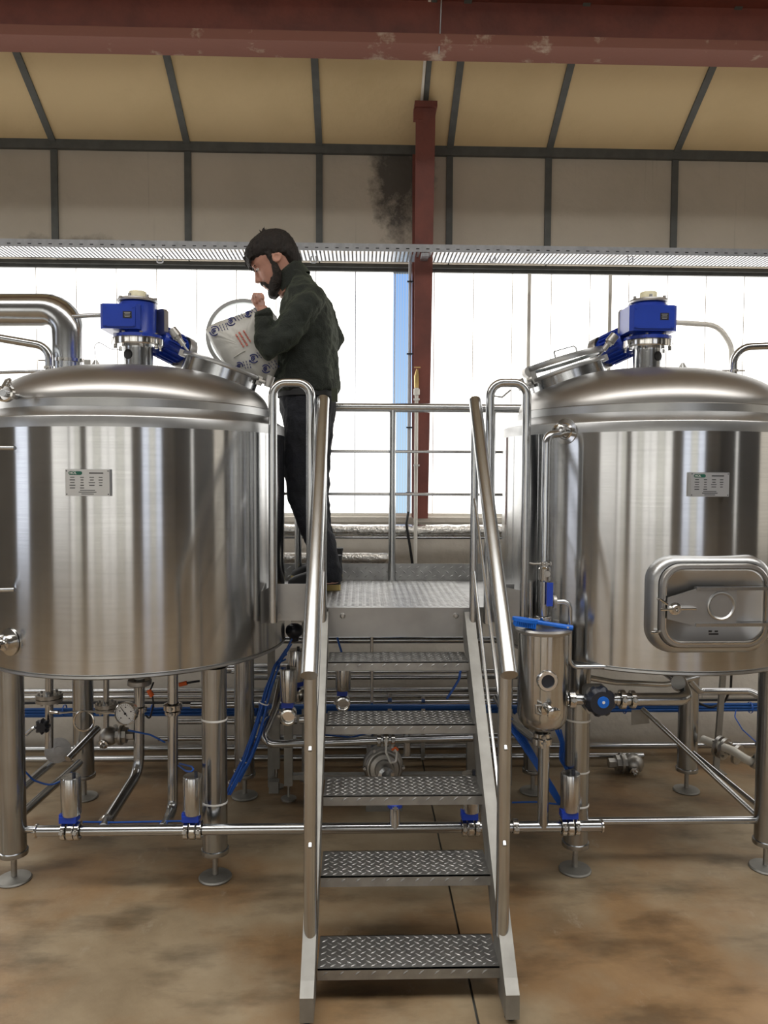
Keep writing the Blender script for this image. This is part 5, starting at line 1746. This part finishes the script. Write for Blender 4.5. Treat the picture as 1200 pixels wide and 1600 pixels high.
for s in (-1, 1):
    bd.tube([H(.006, s * .074, .0), H(.012, s * .073, -.028), H(.018, s * .068, -.060), H(.034, s * .057, -.088), H(.060, s * .040, -.110), H(.084, s * .018, -.122), H(.092, 0, -.122)], .02, 12, radii=[.010, .015, .021, .025, .024, .021, .019])
    bd.tube([H(.045, s * .058, -.070), H(.066, s * .046, -.092), H(.082, s * .030, -.106)], .014, 10, radii=[.012, .015, .014])
    bd.tube([H(.105, s * .002, -.054), H(.102, s * .018, -.058), H(.091, s * .032, -.072), H(.084, s * .036, -.098)], .008, 8, radii=[.008, .009, .009, .011])
bd.ell(H(.090, 0, -.108), .014, .026, .018)
fleshed(bd.obj('beard', M['beard'], pe), .004, 2, .006, .015)

# fleece jacket with collar and sleeves
jk = MB()
prof = [(614, 431, 529, .165), (606, 427, 531, .172), (590, 427, 531, .175), (560, 430, 528, .172), (530, 434, 527, .175), (500, 438, 523, .185), (476, 442, 516, .195), (458, 446, 506, .18), (446, 450, 497, .13), (436, 452, 488, .09), (428, 450, 480, .078)]
st = []
for y, xf, xb, b in prof:
    c = (P(xf, y, YP) + P(xb, y, YP)) / 2
    st.append((c, (xb - xf) / 2 * SC, b))
jk.loft([[c + V((a * cos(2 * pi * k / 28), b * sin(2 * pi * k / 28), 0)) for k in range(28)] for c, a, b in st])
limb(jk, [(P(490, 462, 3.70), .062, .060), (P(482, 474, 3.655), .074, .070), (P(455, 508, 3.625), .070, .064), (P(434, 534, 3.61), .064, .062), (P(421, 545, 3.61), .058, .058), (P(414, 532, 3.61), .054, .054), (P(412, 508, 3.612), .046, .046), (P(412, 491, 3.615), .040, .038)])
limb(jk, [(P(490, 462, 3.94), .062, .060), (P(496, 478, 3.985), .070, .066), (P(510, 504, 4.02), .064, .060), (P(522, 528, 4.05), .052, .05), (P(512, 545, 4.03), .05, .05), (P(486, 562, 3.97), .046, .044), (P(454, 577, 3.885), .038, .036)])
fleshed(jk.obj('jacket', M['fleece'], pe), .0065, 3, .034, .075)
cl2 = MB()
ax_ = (P(452, 421, YP) - P(462, 438, YP)).normalized()
c0 = P(459, 440, YP)
u_, w_, _ = MB.frame(ax_, (1, 0, 0))
rings = []
for h, a, b in ((-.015, .094, .090), (.02, .088, .082), (.045, .083, .077), (.062, .082, .075), (.060, .073, .067), (.02, .070, .066)):
    rings.append([c0 + ax_ * (h + .014 * cos(2 * pi * k / 28)) + u_ * (a * cos(2 * pi * k / 28)) + w_ * (b * sin(2 * pi * k / 28)) for k in range(28)])
cl2.loft(rings, caps=False).obj('collar', M['fleece'], pe, smooth=180)
cf = MB()
cf.loft(tubeloft([(P(412, 496, 3.614), .043, .041), (P(412, 488, 3.615), .042, .040), (P(411, 486, 3.615), .036, .034)], 20))
cf.obj('cuff', M['fleece'], pe, smooth=180)
MB().loft([[c + V((a * 1.015 * cos(2 * pi * k / 32), b * 1.015 * sin(2 * pi * k / 32), .012)) for k in range(32)] for c, a, b in ((st[0][0] - V((0, 0, .004)), st[0][1], st[0][2]), (st[1][0], st[1][1], st[1][2]), (st[2][0] - V((0, 0, .03)), st[2][1], st[2][2]))], caps=False).obj('hem_band', M['fleece'], pe, smooth=180)

# trousers and belt
tr2 = MB()
tr2.loft([[c + V((a * cos(2 * pi * k / 28), b * sin(2 * pi * k / 28), 0)) for k in range(28)] for c, a, b in ((P(480, 606, YP), .14, .155), (P(481, 622, YP), .142, .165), (P(482, 640, YP), .140, .172), (P(482, 660, YP), .125, .165), (P(481, 672, YP), .09, .13))])
limb(tr2, [(P(481, 625, 3.745), .118, .085), (P(480, 660, 3.73), .118, .098), (P(478, 700, 3.71), .106, .095), (P(474, 745, 3.695), .090, .082), (P(474, 775, 3.69), .080, .075), (P(486, 808, 3.675), .076, .072), (P(500, 845, 3.655), .072, .070), (P(511, 878, 3.642), .062, .064), (P(515, 897, 3.638), .060, .062), (P(516, 910, 3.637), .056, .058)])
limb(tr2, [(P(487, 630, 3.895), .118, .085), (P(487, 670, 3.915), .11, .095), (P(487, 720, 3.945), .098, .09), (P(490, 775, 3.975), .080, .075), (P(496, 820, 3.995), .074, .07), (P(503, 860, 4.01), .066, .066), (P(508, 886, 4.02), .060, .062), (P(509, 896, 4.02), .054, .056)])
fleshed(tr2.obj('trousers', M['trousers'], pe), .0065, 3, .018, .06)
MB().loft([[c + V((a * cos(2 * pi * k / 32), b * sin(2 * pi * k / 32), 0)) for k in range(32)] for c, a, b in ((P(480, 622, YP), .145, .170), (P(480, 612, YP), .145, .166))], caps=False).obj('belt', M['boot'], pe, smooth=180)
pk = MB().obox(P(523, 618, 3.68), (.014, 0, 0), (0, .03, 0), (0, 0, .03))
pk.obj('pocket_flap', M['seam'], pe, smooth=0)

def shoe(heel, toe, zsole, lab):
    heel, toe = V(heel), V(toe)
    heel.z = toe.z = zsole
    d = (toe - heel).normalized()
    L = (toe - heel).length
    w = V((-d.y, d.x, 0))
    def ol(k, g=0):
        pts = []
        for t, a in ((0.0, .018), (.03, .030), (.12, .036), (.35, .036), (.55, .040), (.75, .046), (.9, .040), (.97, .026), (1.0, .012)):
            pts.append((t, a * k + g))
        return [heel + d * (t * L) + w * a for t, a in pts] + [heel + d * (t * L) - w * a for t, a in reversed(pts)]
    s = MB().prism(ol(1.0, .003), (0, 0, .028)).obj('sole', M['sole'], pe, smooth=40)
    s['label'] = lab
    up = V((0, 0, 1))
    rings = []
    for h, k, t0, t1 in ((.026, 1.0, .0, 1.0), (.05, 1.0, -.005, .98), (.07, .92, .0, .86), (.09, .85, .01, .62), (.12, .82, .0, .42), (.17, .85, -.02, .40)):
        base = ol(k)
        rings.append([heel + d * ((((p - heel).dot(d) / L) * (t1 - t0) + t0) * L) + w * (p - heel).dot(w) + up * h for p in base])
    b = MB().loft(rings).obj('boot', M['boot'], pe, smooth=60)
    lc = MB()
    for k in range(4):
        q = heel + d * L * (.46 + .07 * k) + up * (.108 - .012 * k)
        MB().tube([q - w * .028, q + up * .008, q + w * .028], .003, 6).obj('lace', M['white'] if lab.startswith('far') else M['boot'], b)
shoe(PZ(532, 922, PZ_), PZ(450, 922, PZ_) + V((0, -.02, 0)), PZ_ + .003, 'near tan boot sole')
shoe(PZ(534, 906, PZ_), PZ(455, 908, PZ_), PZ_ + .003, 'far tan boot sole')

# ------------------------------------------------------------------ the sack
M['bag'] = pmat('silver_sack_film', (.47, .465, .43), .36, 0, noise=.10, nscale=10, bump=.35, bscale=22)
M['bagblue'] = pmat('blue_sack_print', (.02, .03, .16), .5)
M['bagred'] = pmat('red_sack_print', (.55, .16, .12), .5)
out_px = [(321, 515), (328, 509), (340, 503), (355, 498), (370, 493), (385, 488), (396, 482), (404, 474), (414, 478), (422, 492), (430, 515), (434, 545), (434, 575), (426, 592), (412, 600), (398, 598), (384, 592), (370, 584), (357, 575), (347, 565), (339, 553), (332, 540), (326, 527), (322, 519)]
bcx, bcy, BY = 382, 545, 3.70
def bag_y(px, py, side=-1):
    d = math.hypot(px - bcx, py - bcy)
    th = math.atan2(py - bcy, px - bcx)
    R = 1e9
    n = len(out_px)
    for i in range(n):
        (x0, y0), (x1, y1) = out_px[i], out_px[(i + 1) % n]
        ex, ey = x1 - x0, y1 - y0
        den = cos(th) * ey - sin(th) * ex
        if abs(den) < 1e-9:
            continue
        t = ((x0 - bcx) * ey - (y0 - bcy) * ex) / den
        s = ((x0 - bcx) * sin(th) - (y0 - bcy) * cos(th)) / den
        if t > 0 and -1e-6 <= s <= 1 + 1e-6:
            R = min(R, t)
    r = min(1, d / R)
    return BY + side * .058 * (1 - r ** 2.6) ** .75
bm_ = MB()
NR = 9
rings = []
n = len(out_px) * 2
fine = []
for i in range(len(out_px)):
    (x0, y0), (x1, y1) = out_px[i], out_px[(i + 1) % len(out_px)]
    fine += [(x0, y0), ((x0 + x1) / 2, (y0 + y1) / 2)]
seq = [(k / NR, -1) for k in range(1, NR)] + [(1.0, 0)] + [(k / NR, 1) for k in range(NR - 1, 0, -1)]
rg = random.Random(5)
for s, side in seq:
    ring = []
    for i, (x, y) in enumerate(fine):
        px, py = bcx + (x - bcx) * s, bcy + (y - bcy) * s
        yy = BY if side == 0 else bag_y(px, py, side) + .004 * sin(i * 1.7 + s * 9) * s
        q = P(px, py, BY)
        ring.append(V((q.x, yy, q.z)))
    rings.append(ring)
bm_.loft(rings)
bg = thing('malt_sack', 'silver plastic sack with blue swirl logos held by the man', 'bag', P(390, 600, BY))
fm = bm_.obj('film', M['bag'], bg, smooth=180)
def onbag(px, py, up=.003):
    q = P(px, py, BY)
    return V((q.x, bag_y(px, py) - up, q.z))
def swirl(px, py, r, rot):
    m = MB()
    for rr, a0, a1, th in ((1.0, .3, 2.6, .0026), (1.0, 3.5, 5.9, .0026), (.55, 1.2, 5.0, .0024), (.22, 0, 6.2, .0024)):
        m.tube([onbag(px + r * rr * cos(rot + a0 + (a1 - a0) * k / 14), py + r * rr * sin(rot + a0 + (a1 - a0) * k / 14)) for k in range(15)], th, 6)
    m.obj('blue_swirl', M['bagblue'], bg)['kind'] = 'stuff'
    m = MB()
    for j in range(3):
        o = r * 1.5 + j * 4.5
        for k in range(3):
            a = rot - .9 + j * .05
            x, y = px + o * cos(a) - (k - 1) * 4.4 * sin(a), py + o * sin(a) + (k - 1) * 4.4 * cos(a)
            m.tube([onbag(x, y), onbag(x - 2.6 * sin(a), y + 2.6 * cos(a))], .0017, 6)
    m.obj('blue_lettering', M['bagblue'], bg)['kind'] = 'stuff'
for px, py, r, rot in ((337, 519, 7.5, .4), (363, 504, 7, .2), (389, 492, 5.5, .1), (399, 563, 6.5, .2), (417, 578, 6, .2), (376, 574, 5.5, .6)):
    swirl(px, py, r, rot)
rd = MB()
ca_, sa_ = cos(radians(58)), sin(radians(58))
for j, w in ((-7, 22), (0, 25), (6, 24)):
    k = -w / 2
    while k < w / 2:
        L = 2.6 + 2 * rg.random()
        a = (383 + k * ca_ - j * sa_, 533 + k * sa_ + j * ca_)
        b = (383 + (k + L) * ca_ - j * sa_, 533 + (k + L) * sa_ + j * ca_)
        rd.tube([onbag(*a), onbag(*b)], .0036 if j else .0045, 6)
        k += L + 1.4
rd.obj('red_stamp', M['bagred'], bg)['kind'] = 'stuff'
MB().tube([onbag(368, 561), onbag(376, 556), onbag(386, 551)], .0022, 6).obj('crease', M['bag'], bg)
